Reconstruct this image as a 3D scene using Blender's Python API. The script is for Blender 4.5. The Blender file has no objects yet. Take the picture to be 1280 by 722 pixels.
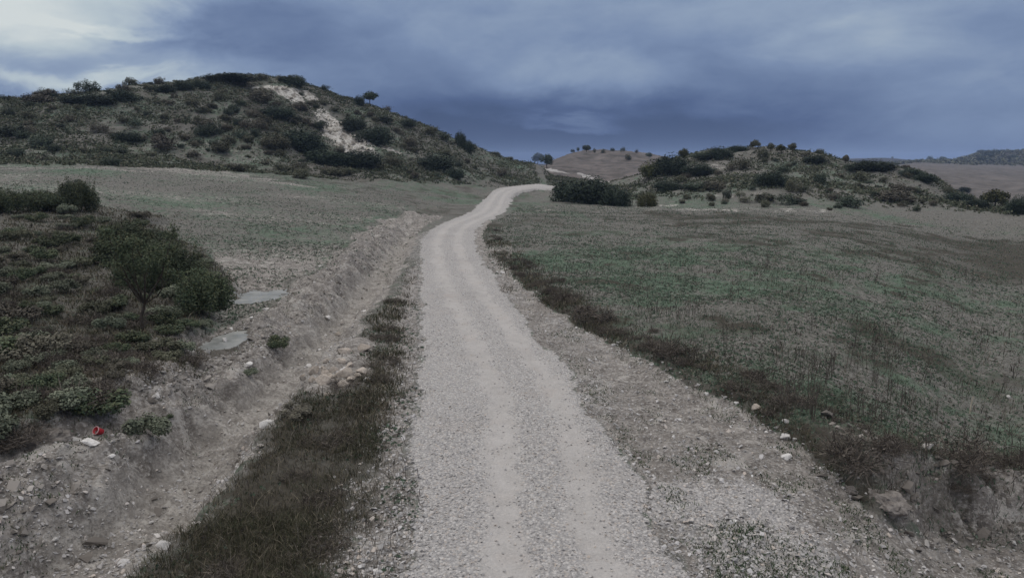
import bpy, bmesh, math, random
import numpy as np
from mathutils import Vector, Matrix

SC = bpy.context.scene
COL = SC.collection
R = math.radians

# ------------------------------------------------------------------ camera, sky, sun, exposure
CAM_H, F_PX, PX_W, PX_H, HOR = 6.0, 881.0, 1280.0, 722.0, 200.0
PITCH = math.atan((PX_H / 2 - HOR) / F_PX)
cam_d = bpy.data.cameras.new('camera')
cam = bpy.data.objects.new('camera', cam_d)
COL.objects.link(cam)
cam.location = (0, 0, CAM_H)
cam.rotation_euler = (math.pi / 2 - PITCH, 0, 0)
cam_d.sensor_width = 36.0
cam_d.lens = 18.0 * F_PX / 640.0
cam_d.clip_start, cam_d.clip_end = 0.1, 20000
SC.camera = cam

SC.view_settings.view_transform = 'Standard'
SC.view_settings.look = 'None'
SC.view_settings.gamma = 1.0
SC.view_settings.use_curve_mapping = False
SC.view_settings.exposure = 0.0

SUN_EL, SUN_AZ = 38.0, -70.0          # behind the cloud to the left
sd = bpy.data.lights.new('sun', 'SUN')
sd.energy, sd.angle, sd.color = 0.5, R(25), (1.0, 0.95, 0.9)
sun = bpy.data.objects.new('sun', sd)
COL.objects.link(sun)
_sv = Vector((math.sin(R(SUN_AZ)) * math.cos(R(SUN_EL)), math.cos(R(SUN_AZ)) * math.cos(R(SUN_EL)), math.sin(R(SUN_EL))))
sun.rotation_euler = _sv.to_track_quat('Z', 'Y').to_euler()
sun.location = _sv * 60


def lin(r, g, b):
    f = lambda c: (c / 255 / 12.92) if c / 255 <= 0.04045 else ((c / 255 + 0.055) / 1.055) ** 2.4
    return (f(r), f(g), f(b), 1.0)


class NT:
    """small node-tree writer"""
    def __init__(self, tree):
        self.t = tree
        tree.nodes.clear()

    def n(self, typ, **kw):
        nd = self.t.nodes.new(typ)
        for k, v in kw.items():
            setattr(nd, k, v)
        return nd

    def put(self, sock, v):
        if v is None:
            return
        if isinstance(v, bpy.types.NodeSocket):
            self.t.links.new(v, sock)
        else:
            if isinstance(v, tuple) and len(v) == 3 and sock.type == 'RGBA':
                v = v + (1.0,)
            sock.default_value = v

    def m(self, op, a, b=None, c=None, clamp=False):
        nd = self.n('ShaderNodeMath', operation=op, use_clamp=clamp)
        for i, v in enumerate((a, b, c)):
            self.put(nd.inputs[i], v) if v is not None else None
        return nd.outputs[0]

    def vm(self, op, a, b=None):
        nd = self.n('ShaderNodeVectorMath', operation=op)
        self.put(nd.inputs[0], a)
        if b is not None:
            self.put(nd.inputs[1], b)
        return nd.outputs['Value'] if op in ('LENGTH', 'DOT_PRODUCT') else nd.outputs[0]

    def mix(self, f, a, b, typ='MIX'):
        nd = self.n('ShaderNodeMix', data_type='RGBA', blend_type=typ)
        self.put(nd.inputs['Factor'], f)
        self.put(nd.inputs[6], a)
        self.put(nd.inputs[7], b)
        return nd.outputs[2]

    def noise(self, vec, scale, detail=4.0, rough=0.55, dist=0.0, out='Fac'):
        nd = self.n('ShaderNodeTexNoise')
        self.put(nd.inputs['Vector'], vec)
        nd.inputs['Scale'].default_value = scale
        nd.inputs['Detail'].default_value = detail
        nd.inputs['Roughness'].default_value = rough
        nd.inputs['Distortion'].default_value = dist
        return nd.outputs[0 if out == 'Fac' else 1]

    def step(self, x, a, b, lo=0.0, hi=1.0):
        nd = self.n('ShaderNodeMapRange', interpolation_type='SMOOTHSTEP')
        self.put(nd.inputs[0], x)
        for i, v in enumerate((a, b, lo, hi)):
            self.put(nd.inputs[i + 1], v)
        return nd.outputs[0]

    def ramp(self, f, stops):
        nd = self.n('ShaderNodeValToRGB')
        self.put(nd.inputs[0], f)
        el = nd.color_ramp.elements
        while len(el) < len(stops):
            el.new(0.5)
        for e, (p, c) in zip(el, stops):
            e.position = p
            e.color = c if len(c) == 4 else tuple(c) + (1.0,)
        return nd.outputs[0]


def build_world():
    w = bpy.data.worlds.new('World')
    SC.world = w
    w.use_nodes = True
    k = NT(w.node_tree)
    out = k.n('ShaderNodeOutputWorld')
    tc = k.n('ShaderNodeTexCoord').outputs['Generated']
    sep = k.n('ShaderNodeSeparateXYZ')
    k.put(sep.inputs[0], tc)
    DEG = 180 / math.pi
    az = k.m('MULTIPLY', k.m('ARCTAN2', sep.outputs[0], sep.outputs[1]), DEG)
    el = k.m('MULTIPLY', k.m('ARCSINE', sep.outputs[2]), DEG)
    ae = k.n('ShaderNodeCombineXYZ')
    k.put(ae.inputs[0], az)
    k.put(ae.inputs[1], el)
    ae = ae.outputs[0]
    # ragged cloud edges: warp the angles by noise
    wn = k.noise(k.vm('MULTIPLY', ae, (0.11, 0.24, 0.0)), 1.0, 5.0, 0.6, 0.4, out='Color')
    warp = k.vm('MULTIPLY', k.vm('SUBTRACT', wn, (0.5, 0.5, 0.5)), (13.0, 6.0, 0.0))
    aw = k.vm('ADD', ae, warp)

    def blob(px, py, wx, wy, soft=0.0):
        a0, e0 = math.degrees(math.atan((px - 640) / F_PX)), math.degrees(math.atan((HOR - py) / F_PX))
        wa, we = wx / F_PX * DEG, wy / F_PX * DEG
        d = k.vm('LENGTH', k.vm('MULTIPLY', k.vm('SUBTRACT', aw, (a0, e0, 0.0)), (1 / wa, 1 / we, 0.0)))
        return k.step(d, 1.25, soft, 0.0, 1.0)

    L = k.step(el, -2.0, 11.5, 0.16, 0.62)
    L = k.m('ADD', L, k.m('MULTIPLY', k.m('SUBTRACT', k.noise(k.vm('MULTIPLY', ae, (0.075, 0.21, 0.0)), 1.0, 6.0, 0.5, 0.6), 0.5), 0.52))
    L = k.m('ADD', L, k.m('MULTIPLY', k.m('SUBTRACT', k.noise(k.vm('MULTIPLY', ae, (0.3, 0.7, 3.0)), 1.0, 6.0, 0.6, 0.5), 0.5), 0.20))
    for px, py, wx, wy, s, soft in SKY_BLOBS:
        L = k.m('ADD', L, k.m('MULTIPLY', blob(px, py, wx, wy, soft), s))
    L = k.m('MULTIPLY', L, 0.75, clamp=True)
    cloud = k.ramp(L, [(0.0, lin(58, 76, 112)), (0.12, lin(76, 95, 134)), (0.27, lin(100, 119, 154)), (0.42, lin(122, 141, 173)),
                       (0.58, lin(147, 164, 188)), (0.78, lin(184, 197, 205)), (1.0, lin(212, 219, 219))])
    # unseen sky high overhead is boosted, brighter and greyer, to light the ground
    high = k.step(el, 13.0, 48.0)
    cloud = k.mix(high, cloud, SKY_HIGH)
    sky = k.n('ShaderNodeTexSky', sky_type='NISHITA', sun_disc=False, sun_elevation=R(SUN_EL), sun_rotation=R(SUN_AZ))
    bg1 = k.n('ShaderNodeBackground')
    k.put(bg1.inputs[0], sky.outputs[0])
    bg1.inputs[1].default_value = 0.05
    bg2 = k.n('ShaderNodeBackground')
    k.put(bg2.inputs[0], cloud)
    bg2.inputs[1].default_value = 1.0
    mx = k.n('ShaderNodeMixShader')
    mx.inputs[0].default_value = 0.96
    k.put(mx.inputs[1], bg1.outputs[0])
    k.put(mx.inputs[2], bg2.outputs[0])
    k.put(out.inputs[0], mx.outputs[0])
    w.cycles.sampling_method = 'MANUAL'
    w.cycles.sample_map_resolution = 512


SKY_HIGH = (1.25, 1.25, 1.26, 1.0)
SKY_BLOBS = [(20, 10, 190, 72, 0.48, 0.7), (120, 112, 150, 14, 0.42, 0.0), (220, 105, 210, 40, 0.26, 0.0), (-250, 60, 260, 120, 0.35, 0.3),
             (715, 156, 85, 12, 0.34, 0.0), (1050, 72, 130, 40, 0.22, 0.1), (720, 95, 150, 36, 0.22, 0.1), (1230, 165, 190, 70, 0.26, 0.0),
             (690, 176, 330, 56, -0.38, 0.0), (330, 45, 170, 62, -0.20, 0.2), (560, 125, 180, 60, -0.10, 0.0), (930, 160, 200, 40, -0.10, 0.0), (880, 20, 420, 36, 0.08, 0.0), (150, 62, 130, 9, 0.22, 0.2)]
build_world()

# ------------------------------------------------------------------ numbers
rng = np.random.default_rng(7)
random.seed(7)


def S(a, b, x):
    t = np.clip((x - a) / (b - a), 0, 1)
    return t * t * (3 - 2 * t)


def _hash(ix, iy, seed):
    h = (ix.astype(np.int64) * 374761393 + iy.astype(np.int64) * 668265263 + seed * 1442695041) & 0xFFFFFFFF
    h = ((h ^ (h >> 13)) * 1274126177) & 0xFFFFFFFF
    h = ((h ^ (h >> 15)) * 2246822519) & 0xFFFFFFFF
    return ((h ^ (h >> 16)) & 0xFFFFFF) / float(0xFFFFFF)


def vnoise(x, y, seed=0):
    fx, fy = np.floor(x), np.floor(y)
    tx, ty = x - fx, y - fy
    tx, ty = tx * tx * tx * (tx * (tx * 6 - 15) + 10), ty * ty * ty * (ty * (ty * 6 - 15) + 10)
    a, b = _hash(fx, fy, seed), _hash(fx + 1, fy, seed)
    c, d = _hash(fx, fy + 1, seed), _hash(fx + 1, fy + 1, seed)
    return (a + (b - a) * tx) * (1 - ty) + (c + (d - c) * tx) * ty


def fbm(x, y, octv=4, seed=0, gain=0.5):
    s, amp, tot = 0.0, 1.0, 0.0
    for i in range(octv):
        s = s + amp * vnoise(x, y, seed + i * 17)
        tot += amp
        amp *= gain
        x, y = x * 1.74 - y * 1.06 + 11.3, x * 1.06 + y * 1.74 - 4.7
    return s / tot


def ray(px, py):
    u, v = (np.asarray(px, float) - 640) / F_PX, (np.asarray(py, float) - 361) / F_PX
    cp, sp = math.cos(PITCH), math.sin(PITCH)
    return u, cp - v * sp, -sp - v * cp


def flat(px, py, z=0.0):
    u, y, dz = ray(px, py)
    t = (z - CAM_H) / dz
    return u * t, y * t


def pchip(xk, yk, x):
    xk, yk = np.asarray(xk, float), np.asarray(yk, float)
    h, dl = np.diff(xk), np.diff(yk) / np.diff(xk)
    m = np.zeros_like(yk)
    m[0], m[-1] = dl[0], dl[-1]
    for i in range(1, len(xk) - 1):
        if dl[i - 1] * dl[i] > 0:
            w1, w2 = 2 * h[i] + h[i - 1], h[i] + 2 * h[i - 1]
            m[i] = (w1 + w2) / (w1 / dl[i - 1] + w2 / dl[i])
    x = np.clip(x, xk[0], xk[-1])
    i = np.clip(np.searchsorted(xk, x) - 1, 0, len(xk) - 2)
    t = (x - xk[i]) / h[i]
    return ((1 + 2 * t) * (1 - t) ** 2 * yk[i] + t * (1 - t) ** 2 * h[i] * m[i] + t * t * (3 - 2 * t) * yk[i + 1] + t * t * (t - 1) * h[i] * m[i + 1])


# ------------------------------------------------------------------ the lie of the land: surveyed profiles, one per bearing
# each profile: (metres from the viewpoint, sight-line row) or (metres, None, height)
def Zc(d, z):
    return (d, None, z)


_end = [Zc(6000, -20)]
PROF = {
    -500: [Zc(3, 0), Zc(20, 0.2), Zc(50, 2.0), (100, 205), (130, 170), (165, 132), Zc(240, 8), Zc(420, 2), Zc(900, 0)] + _end,
    -200: [Zc(3, 0), Zc(20, 0.2), Zc(50, 2.0), (103, 205), (133, 168), (168, 127), Zc(240, 10), Zc(420, 2), Zc(900, 0)] + _end,
    0: [Zc(3, 0), Zc(22, 0.3), Zc(50, 1.9), (105, 207), (135, 165), (170, 124), Zc(240, 10), Zc(420, 2), Zc(900, 0)] + _end,
    100: [Zc(3, 0), Zc(25, 0.2), Zc(50, 1.6), (105, 207), (137, 163), (172, 121), Zc(240, 12), Zc(420, 2), Zc(900, 0)] + _end,
    200: [Zc(3, 0), Zc(28, 0.0), Zc(55, 1.2), (107, 208), (140, 158), (175, 110), Zc(240, 14), Zc(420, 2), Zc(900, 0)] + _end,
    300: [Zc(3, 0), Zc(30, 0.0), Zc(60, 1.1), (110, 211), (145, 153), (180, 97), Zc(240, 17), Zc(420, 2), Zc(900, 0)] + _end,
    350: [Zc(3, 0), Zc(32, 0.0), Zc(60, 0.9), (112, 214), (146, 155), (180, 99), Zc(240, 16), Zc(420, 2), Zc(900, 0)] + _end,
    400: [Zc(3, 0), Zc(34, 0.0), Zc(60, 0.7), (115, 218), (147, 166), (179, 112), Zc(240, 14), Zc(420, 2), Zc(900, 0)] + _end,
    465: [Zc(3, 0), Zc(38, 0.0), Zc(65, 0.5), (120, 222), (150, 177), (177, 132), Zc(240, 10), Zc(420, 1), Zc(900, 0)] + _end,
    535: [Zc(3, 0), Zc(60, 0.0), Zc(90, 0.4), (130, 225), (155, 192), (176, 161), Zc(240, 6), Zc(420, 1), Zc(900, 0)] + _end,
    600: [Zc(3, 0), Zc(80, 0.0), Zc(110, 0.2), (143, 226), (162, 208), (177, 189), Zc(240, 4), Zc(420, 1), Zc(900, 0)] + _end,
    640: [Zc(3, 0), Zc(100, 0.0), (135, 236), (152, 226), (168, 214), (180, 202), Zc(240, 3), Zc(420, 1), Zc(900, 0)] + _end,
    672: [Zc(3, 0), Zc(100, 0.0), (138, 236), (158, 225), (175, 215), (187, 207), Zc(230, 2.5), Zc(420, 1.5), Zc(900, 0)] + _end,
    695: [Zc(3, 0), Zc(100, 0.0), (140, 236), (170, 226), (210, 217), (250, 210), (350, 199), Zc(450, 2), Zc(900, 0)] + _end,
    720: [Zc(3, 0), Zc(100, 0.0), (140, 236), (170, 228), (215, 219), (260, 211), (360, 191.5), Zc(460, 4), Zc(900, 0)] + _end,
    760: [Zc(3, 0), Zc(100, 0.0), (135, 236), (170, 229), (215, 222), (270, 211), (370, 188.5), Zc(470, 5), Zc(900, 0)] + _end,
    795: [Zc(3, 0), Zc(95, 0.0), (118, 240), (145, 227), (180, 222), (270, 212), (375, 191), Zc(470, 5), Zc(900, 0)] + _end,
    825: [Zc(3, 0), Zc(92, 0.0), (112, 240), (138, 217), (160, 209), Zc(200, 3), (270, 213), (380, 196), Zc(470, 3), Zc(900, 0)] + _end,
    860: [Zc(3, 0), Zc(90, 0.0), (110, 239), (138, 211), (160, 199), Zc(205, 3.5), Zc(300, 1), (380, 201), Zc(470, 2), Zc(900, 0)] + _end,
    900: [Zc(3, 0), Zc(88, 0.0), (112, 237), (138, 208), (161, 191), Zc(215, 3), Zc(320, 0), Zc(470, 0), Zc(900, 0)] + _end,
    940: [Zc(3, 0), Zc(88, 0.0), (112, 236), (138, 206), (162, 185), Zc(215, 3), Zc(320, 0), Zc(470, 0), Zc(900, 0)] + _end,
    1000: [Zc(3, 0), Zc(86, -0.2), (112, 239), (138, 213), (160, 192), Zc(215, 2), Zc(320, -2), Zc(600, -2), Zc(1100, 0), Zc(1700, 2)] + _end,
    1050: [Zc(3, 0), Zc(84, -0.4), (110, 243), (136, 219), (158, 201), Zc(215, 0), Zc(320, -4), Zc(600, -4), Zc(1100, -1), (1800, 199)] + _end,
    1100: [Zc(3, 0), Zc(84, -0.8), (110, 249), (134, 226), (155, 209), Zc(205, -1), (330, 216), (600, 208), Zc(1100, -3), (1800, 197.5)] + _end,
    1150: [Zc(3, 0), Zc(84, -1.2), (110, 255), (132, 235), (152, 221), Zc(195, -3), (330, 222), (600, 209), (1000, 203), (1800, 201)] + _end,
    1190: [Zc(3, 0), Zc(84, -1.6), (108, 261), (130, 249), (150, 240), Zc(190, -6), (330, 228), (600, 211), (1000, 204), (1250, 201)] + _end,
    1230: [Zc(3, 0), Zc(84, -2.0), (108, 265), (130, 256), (150, 251), Zc(190, -8), (330, 233), (600, 213), (950, 206), (1250, 191)] + _end,
    1280: [Zc(3, 0), Zc(84, -2.2), (108, 267), (130, 259), (150, 255), Zc(190, -9), (330, 236), (600, 215), (950, 207), (1250, 189)] + _end,
    1500: [Zc(3, 0), Zc(84, -2.4), (108, 268), (130, 261), (150, 257), Zc(190, -9), (330, 238), (600, 217), (950, 207), (1250, 190)] + _end,
    1900: [Zc(3, 0), Zc(84, -2.4), (108, 268), (130, 261), (150, 257), Zc(190, -9), (330, 238), (600, 217), (950, 207), (1250, 195)] + _end,
}


def _table():
    lg = np.linspace(math.log(3), math.log(6000), 900)
    dd = np.exp(lg)
    azs, rows = [], []
    for px in sorted(PROF):
        ds, zs = [], []
        for c in PROF[px]:
            ds.append(c[0])
            if c[1] is None:
                zs.append(c[2])
            else:
                u, y, dz = ray(px, c[1])
                zs.append(CAM_H + c[0] * dz / math.hypot(u, y))
        u, y, _ = ray(px, 215)
        azs.append(math.atan2(u, y))
        rows.append(pchip(np.log(ds), zs, lg))
    azs, rows = np.array(azs), np.array(rows)
    A = np.linspace(azs[0], azs[-1], 700)
    T = np.empty((700, 900))
    for j in range(900):
        T[:, j] = pchip(azs, rows[:, j], A)
    ker = np.array([1, 3, 5, 3, 1.0])
    ker /= ker.sum()
    Tp = np.pad(T, ((2, 2), (0, 0)), mode='edge')
    T = sum(ker[i] * Tp[i:i + 700] for i in range(5))
    return A, lg, T


TA, TL, TT = _table()


def dem(x, y):
    r = np.maximum(np.hypot(x, y), 3.01)
    a = np.arctan2(x, y)
    back = S(1.05, 1.9, np.abs(a))
    fi = np.clip((a - TA[0]) / (TA[-1] - TA[0]) * 699, 0, 698.999)
    fj = np.clip((np.log(r) - TL[0]) / (TL[-1] - TL[0]) * 899, 0, 898.999)
    i, j = fi.astype(int), fj.astype(int)
    ti, tj = fi - i, fj - j
    z = (TT[i, j] * (1 - ti) + TT[i + 1, j] * ti) * (1 - tj) + (TT[i, j + 1] * (1 - ti) + TT[i + 1, j + 1] * ti) * tj
    return z * (1 - back)


# --- road, ditch and verge lines (metres: x to the right of the viewpoint, y ahead)
RY = [-40, 0, 9.4, 17, 26, 35, 44.4, 53.5, 60, 67, 75, 82, 95, 108, 120, 134, 142, 150]
RXL = [-0.6, -0.9, -1.62, -2.42, -3.45, -4.6, -5.85, -6.85, -7.0, -6.6, -5.7, -4.9, -4.5, -4.25, -3.9, -2.6, 0.2, 5]
RXR = [3.6, 3.2, 2.55, 1.98, 0.45, -0.75, -2.0, -2.75, -2.95, -2.5, -1.5, -0.7, -0.3, 0.0, 0.7, 3.2, 7.0, 13]
DY = [-30, 5, 10, 17, 25, 33, 40, 48, 56, 64, 75]
DX = [-6.6, -6.8, -6.75, -6.75, -6.8, -7.1, -7.5, -8.0, -8.5, -8.6, -7.9]
VY = [-60, 11.0, 12.2, 13.7, 15.4, 17.1, 19.1, 22.7, 28.4, 35.3, 48, 58, 67, 80, 95, 110, 130]
VX = [9, 7.0, 6.75, 6.3, 5.9, 5.3, 4.35, 3.2, 1.65, 0.1, -1.7, -2.4, -2.1, -0.2, 0.6, 1.0, 4]
WX = [-60, 5.8, 6.7, 7.7, 9.4, 14, 25, 60]
WY = [10.5, 11.0, 12.1, 12.1, 12.5, 13.2, 14.5, 18]
# the road where it turns up again on the slope beyond the big bush
FAR_ROAD = [(6, 141), (13, 152), (22, 172), (26, 195), (21, 214), (13.5, 224), (11, 234), (12, 250)]


def seg_dist(x, y, pts):
    best = np.full(np.shape(x), 1e9)
    for (ax, ay), (bx, by) in zip(pts[:-1], pts[1:]):
        vx, vy = bx - ax, by - ay
        t = np.clip(((x - ax) * vx + (y - ay) * vy) / (vx * vx + vy * vy), 0, 1)
        best = np.minimum(best, np.hypot(x - ax - t * vx, y - ay - t * vy))
    return best


HEAP = tuple(float(q) for q in flat(424, 474))
HEAP2 = tuple(float(q) for q in flat(446, 436))
PUDDLES = [(282, 431, 0.62, 1.35), (322, 369, 1.15, 1.7)]      # row, column, half sizes in metres
PUD = []
for px, py, a, b in PUDDLES:
    _x, _y = flat(px, py, 0.05)
    PUD.append((float(_x), float(_y), a, b))

BARE_HILL = []     # filled after the land is known: (x, y, rx, ry) of eroded pale scars


def masks(x, y):
    M = {}
    r = np.hypot(x, y)
    e1 = (fbm(x * 1.3, y * 1.3, 3, 5) - 0.5)
    e2 = (fbm(x * 0.35, y * 0.35, 3, 9) - 0.5)
    xl, xr = pchip(RY, RXL, y), pchip(RY, RXR, y)
    e0 = fbm(x * .6 + 40, y * .3, 4, 6) - .5
    ins = np.minimum(x - xl - .12, xr - x - .2 + e0 * 1.1) + e1 * 0.6
    ins = np.where((y > 150) | (y < -40), -5, ins)
    ins = np.maximum(ins, 2.0 - seg_dist(x, y, FAR_ROAD) + e1 * .3)
    M['ins'] = ins
    M['xl'], M['xr'] = xl, xr
    M['road'] = S(-0.1, 0.2, ins)
    w = xr - xl
    tl = xl + w * np.interp(y, [8, 17, 30, 60], [0.37, 0.47, 0.36, 0.3])
    wob = (fbm(y * 0.05, y * 0, 2, 3) - .5) * .5
    gap = np.interp(y, [9, 17, 30], [1.45, 1.5, 1.5])
    dt = np.minimum(np.abs(x - tl - wob), np.abs(x - tl - gap - wob))
    M['track'] = M['road'] * (1 - S(0.05, 0.6, dt + e1 * .5)) * (0.45 + .75 * fbm(x * .5, y * .25, 3, 13))
    xd = pchip(DY, DX, y)
    M['dd'] = x - xd
    M['dfade'] = S(72, 50, y) * S(-30, -10, y)
    M['ditch'] = (1 - S(0.75, 1.35, np.abs(M['dd'] - .25) + e1 * 1.0)) * S(66, 46, y)
    v1 = x - pchip(VY, VX, y)
    v2 = (y - np.interp(x, WX, WY))
    sdR = np.minimum(v1, v2)
    sdR = np.where(y > 130, -3, sdR) + e1 * 0.5
    M['sdR'] = sdR
    M['fieldR'] = S(-0.2, 0.35, sdR) * S(104, 84, r)
    # left: a bank of spoil beside the ditch, then scrub, then the grazed field
    scw = np.interp(y, [8, 12, 14, 18, 22, 27, 32, 40, 50], [-11.4, -10.3, -9.3, -8.9, -10.2, -11.6, -13.0, -17.5, -26])
    M['scrub'] = S(0.5, -0.5, x - scw + e2 * 1.6) * S(62, 50, y + e2 * 10) * S(10.7, 12.0, y + e2 * 2 + (x + 10) * 0.1)
    M['strip'] = S(1.15, 1.9, M['dd'] + e1 * .9 - np.interp(y, [20, 32], [0, .4])) * S(0.1, -0.5, ins) * S(60, 40, y) * (x < 0)
    M['heap'] = np.exp(-(((x - HEAP[0]) / .95) ** 2 + ((y - HEAP[1]) / 1.9) ** 2)) + np.exp(-(((x - HEAP2[0]) / .6) ** 2 + ((y - HEAP2[1]) / 1.2) ** 2))
    M['strip'] = M['strip'] * (1 - S(.25, .6, M['heap'] + e1 * .5))
    M['spoil'] = S(-4.6, -2.4, M['dd'] + e2 * 2.5) * (M['dd'] < 0.6) * S(110, 80, y)
    M['spoil'] = np.maximum(M['spoil'], S(12.9, 11.7, y + e2 * 2 + (x + 10) * 0.1) * (M['dd'] < 0))
    M['fieldL'] = (x < xl) * (1 - M['scrub']) * (1 - M['spoil']) * (M['dd'] < 0)
    M['r'] = r
    pd = np.full(np.shape(x), 9.0)
    for (cx, cy, a, b) in PUD:
        pd = np.minimum(pd, np.hypot((x - cx) / a, (y - cy) / b) + e1 * 1.2)
    M['pud'] = pd
    return M


def height(x, y, fine=True, M=None):
    x, y = np.asarray(x, float), np.asarray(y, float)
    M = masks(x, y) if M is None else M
    z = dem(x, y)
    r = M['r']
    road = M['road'] * S(170, 150, r)
    # road bed
    z = z + 0.10 * S(-0.7, 0.3, M['ins']) * S(160, 120, r) - 0.035 * M['track']
    # ditch and its spoil
    dep = np.interp(y, [0, 10, 20, 35, 55, 72], [0.75, 0.75, 0.65, 0.6, 0.5, 0.0])
    n1 = fbm(x * 0.9, y * 0.9, 4, 21)
    wd = np.abs(M['dd'] + (n1 - .5) * 1.3)
    z = z - dep * (1 - S(0.35, 1.25, wd)) * M['dfade']
    sp = np.exp(-((M['dd'] + 2.0) / 0.95) ** 2) * M['dfade'] * S(6, 9, y) * S(.7, 1.8, np.hypot((x + 8.6) / 1.5, (y - 20.8) / 2.4))
    z = z + sp * (0.15 + 0.75 * (n1 - 0.3))
    z = z + 0.12 * np.exp(-((M['dd'] - 1.7) / 0.6) ** 2) * M['dfade'] * S(6, 9, y) * (0.2 + 1.3 * (n1 - .2)) * (M['ins'] < 0.3)
    z = z + .20 * M['heap']
    # scrub stands on slightly raised rough ground
    z = z + M['scrub'] * (0.45 + 0.5 * (fbm(x * .22, y * .22, 3, 31) - .4))
    # right-hand field lip, highest and most eroded where the side track cuts it
    near = S(17.5, 12.5, y) * S(5.2, 8.5, x)
    hb = 0.14 + 0.14 * S(24, 15, y) + 1.0 * near
    rg = 1 - np.abs(2 * fbm(x * 1.1, y * 1.1, 4, 41) - 1)
    z = z + hb * S(-0.45 + .5 * near, 0.55 + 1.15 * near, M['sdR'] + (rg - .6) * .9 * near) * S(95, 60, r)
    # rough ground everywhere but the road
    rough = (1 - road)
    z = z + rough * (fbm(x * 0.25, y * 0.25, 3, 51) - 0.5) * 0.30 * S(5, 25, r)
    hill = S(104, 118, r) * (1 - S(150, 900, r) * 0.5) * rough
    hill = np.where((x > -4) & (y < 260), hill * S(90, 125, r), hill)
    z = z + hill * (fbm(x * 0.055, y * 0.055, 4, 61) - 0.5) * 3.0
    if fine:
        c = fbm(x * 1.9, y * 1.9, 4, 71)
        z = z + rough * (c - 0.5) * (0.10 + 0.34 * M['spoil'] * (r < 90)) * S(120, 90, r)
        z = z + M['spoil'] * (1 - M['ditch']) * (0.7 - np.abs(2 * fbm(x * 2.7, y * 2.7, 3, 75) - 1)) * .13 * S(70, 40, r)
        z = z + rough * (fbm(x * 6, y * 6, 3, 81) - 0.5) * 0.09 * S(60, 40, r)
        z = z + road * (fbm(x * 5, y * 5, 3, 91) - 0.5) * 0.035 * S(60, 30, r)
        z = z + hill * (fbm(x * 0.3, y * 0.3, 4, 101) - 0.5) * 1.1
        for (cx, cy, rx, ry) in BARE_HILL:
            q = 1 - S(0.5, 1.1, np.hypot((x - cx) / rx, (y - cy) / ry))
            z = z + q * ((1 - np.abs(2 * fbm(x * 0.45, y * 0.45, 4, 111) - 1)) - 0.85) * 1.6
    # silted hollows for the puddles
    for (cx, cy, a, b), zp in zip(PUD, PUDZ):
        q = 1 - S(0.75, 1.5, np.hypot((x - cx) / a, (y - cy) / b) + (n1 - .5) * .9)
        z = z * (1 - q) + (zp - 0.05) * q
        q = (np.hypot((x - cx) / a, (y - cy) / b) < 2) & (M['pud'] < 1.0)
        z = np.where(q, zp - 0.05, z)
    return z


PUDZ = [0.0] * len(PUD)
_pz = [float(height(np.array([p[0]]), np.array([p[1]]), False)[0]) + 0.06 for p in PUD]
PUDZ = [_pz[0] + .22, _pz[1]]


def on_ground(px, py):
    """where the sight line through a point of the survey meets the land"""
    u, yy, dz = ray(px, py)
    t = np.exp(np.linspace(math.log(7), math.log(2200), 2600))
    x, y, z = u * t, yy * t, CAM_H + dz * t
    g = height(x, y, False) - z
    i = int(np.argmax(g > 0)) if (g > 0).any() else int(np.argmax(g))
    if g[i] > 0 and i > 0:
        a = g[i - 1] / (g[i - 1] - g[i])
        tt = t[i - 1] + (t[i] - t[i - 1]) * a
    else:
        tt = t[i]
    return float(u * tt), float(yy * tt), float(tt)


# eroded pale scars on the left hill: sight point, half width and half depth in metres
for px, py, wx, wy in [(350, 114, 5.5, 2.6), (418, 157, 4.2, 6.5), (437, 172, 5.0, 5.5), (480, 186, 6.5, 2.6), (444, 186, 5.5, 3.4), (462, 193, 5, 2.0), (540, 202, 3.0, 1.4), (384, 119, 3, 1.6)]:
    X, Y, T = on_ground(px, py)
    BARE_HILL.append((X, Y, wx, wy))
EROS = []
for px, py, wx, wy in [(897, 205, 5, 6), (850, 262, 16, 2.2), (920, 262, 14, 2.0), (780, 259, 9, 1.6), (975, 262, 8, 2.5), (935, 242, 5, 2.2), (1090, 232, 6, 2.0), (681, 208, 2.2, 3)]:
    X, Y, T = on_ground(px, py)
    EROS.append((X, Y, wx, wy))
SOIL_HILL = []
for px, py, wx, wy in [(300, 196, 22, 7), (230, 192, 16, 6), (40, 180, 14, 7), (500, 208, 14, 6), (20, 196, 16, 5), (420, 212, 26, 3), (160, 203, 40, 3.0)]:
    X, Y, T = on_ground(px, py)
    SOIL_HILL.append((X, Y, wx, wy))


def blobs_at(x, y, lst, seed, amt=0.8):
    n = fbm(x * 0.22, y * 0.22, 4, seed) - 0.5
    q = np.zeros(np.shape(x))
    for (cx, cy, rx, ry) in lst:
        q = np.maximum(q, 1 - S(0.55, 1.05, np.hypot((x - cx) / rx, (y - cy) / ry) + n * amt * 1.6))
    return q


# ------------------------------------------------------------------ materials
def principled(k, color, rough=0.9, bump=None, bstr=0.5, bdist=0.02, spec=0.15):
    out = k.n('ShaderNodeOutputMaterial')
    b = k.n('ShaderNodeBsdfPrincipled')
    k.put(b.inputs['Base Color'], color)
    k.put(b.inputs['Roughness'], rough)
    b.inputs['Specular IOR Level'].default_value = spec
    if bump is not None:
        bn = k.n('ShaderNodeBump')
        bn.inputs['Strength'].default_value = bstr
        bn.inputs['Distance'].default_value = bdist
        k.put(bn.inputs['Height'], bump)
        k.put(b.inputs['Normal'], bn.outputs[0])
    k.put(out.inputs[0], b.outputs[0])
    return b


def new_mat(name):
    m = bpy.data.materials.new(name)
    m.use_nodes = True
    return m, NT(m.node_tree)


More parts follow.
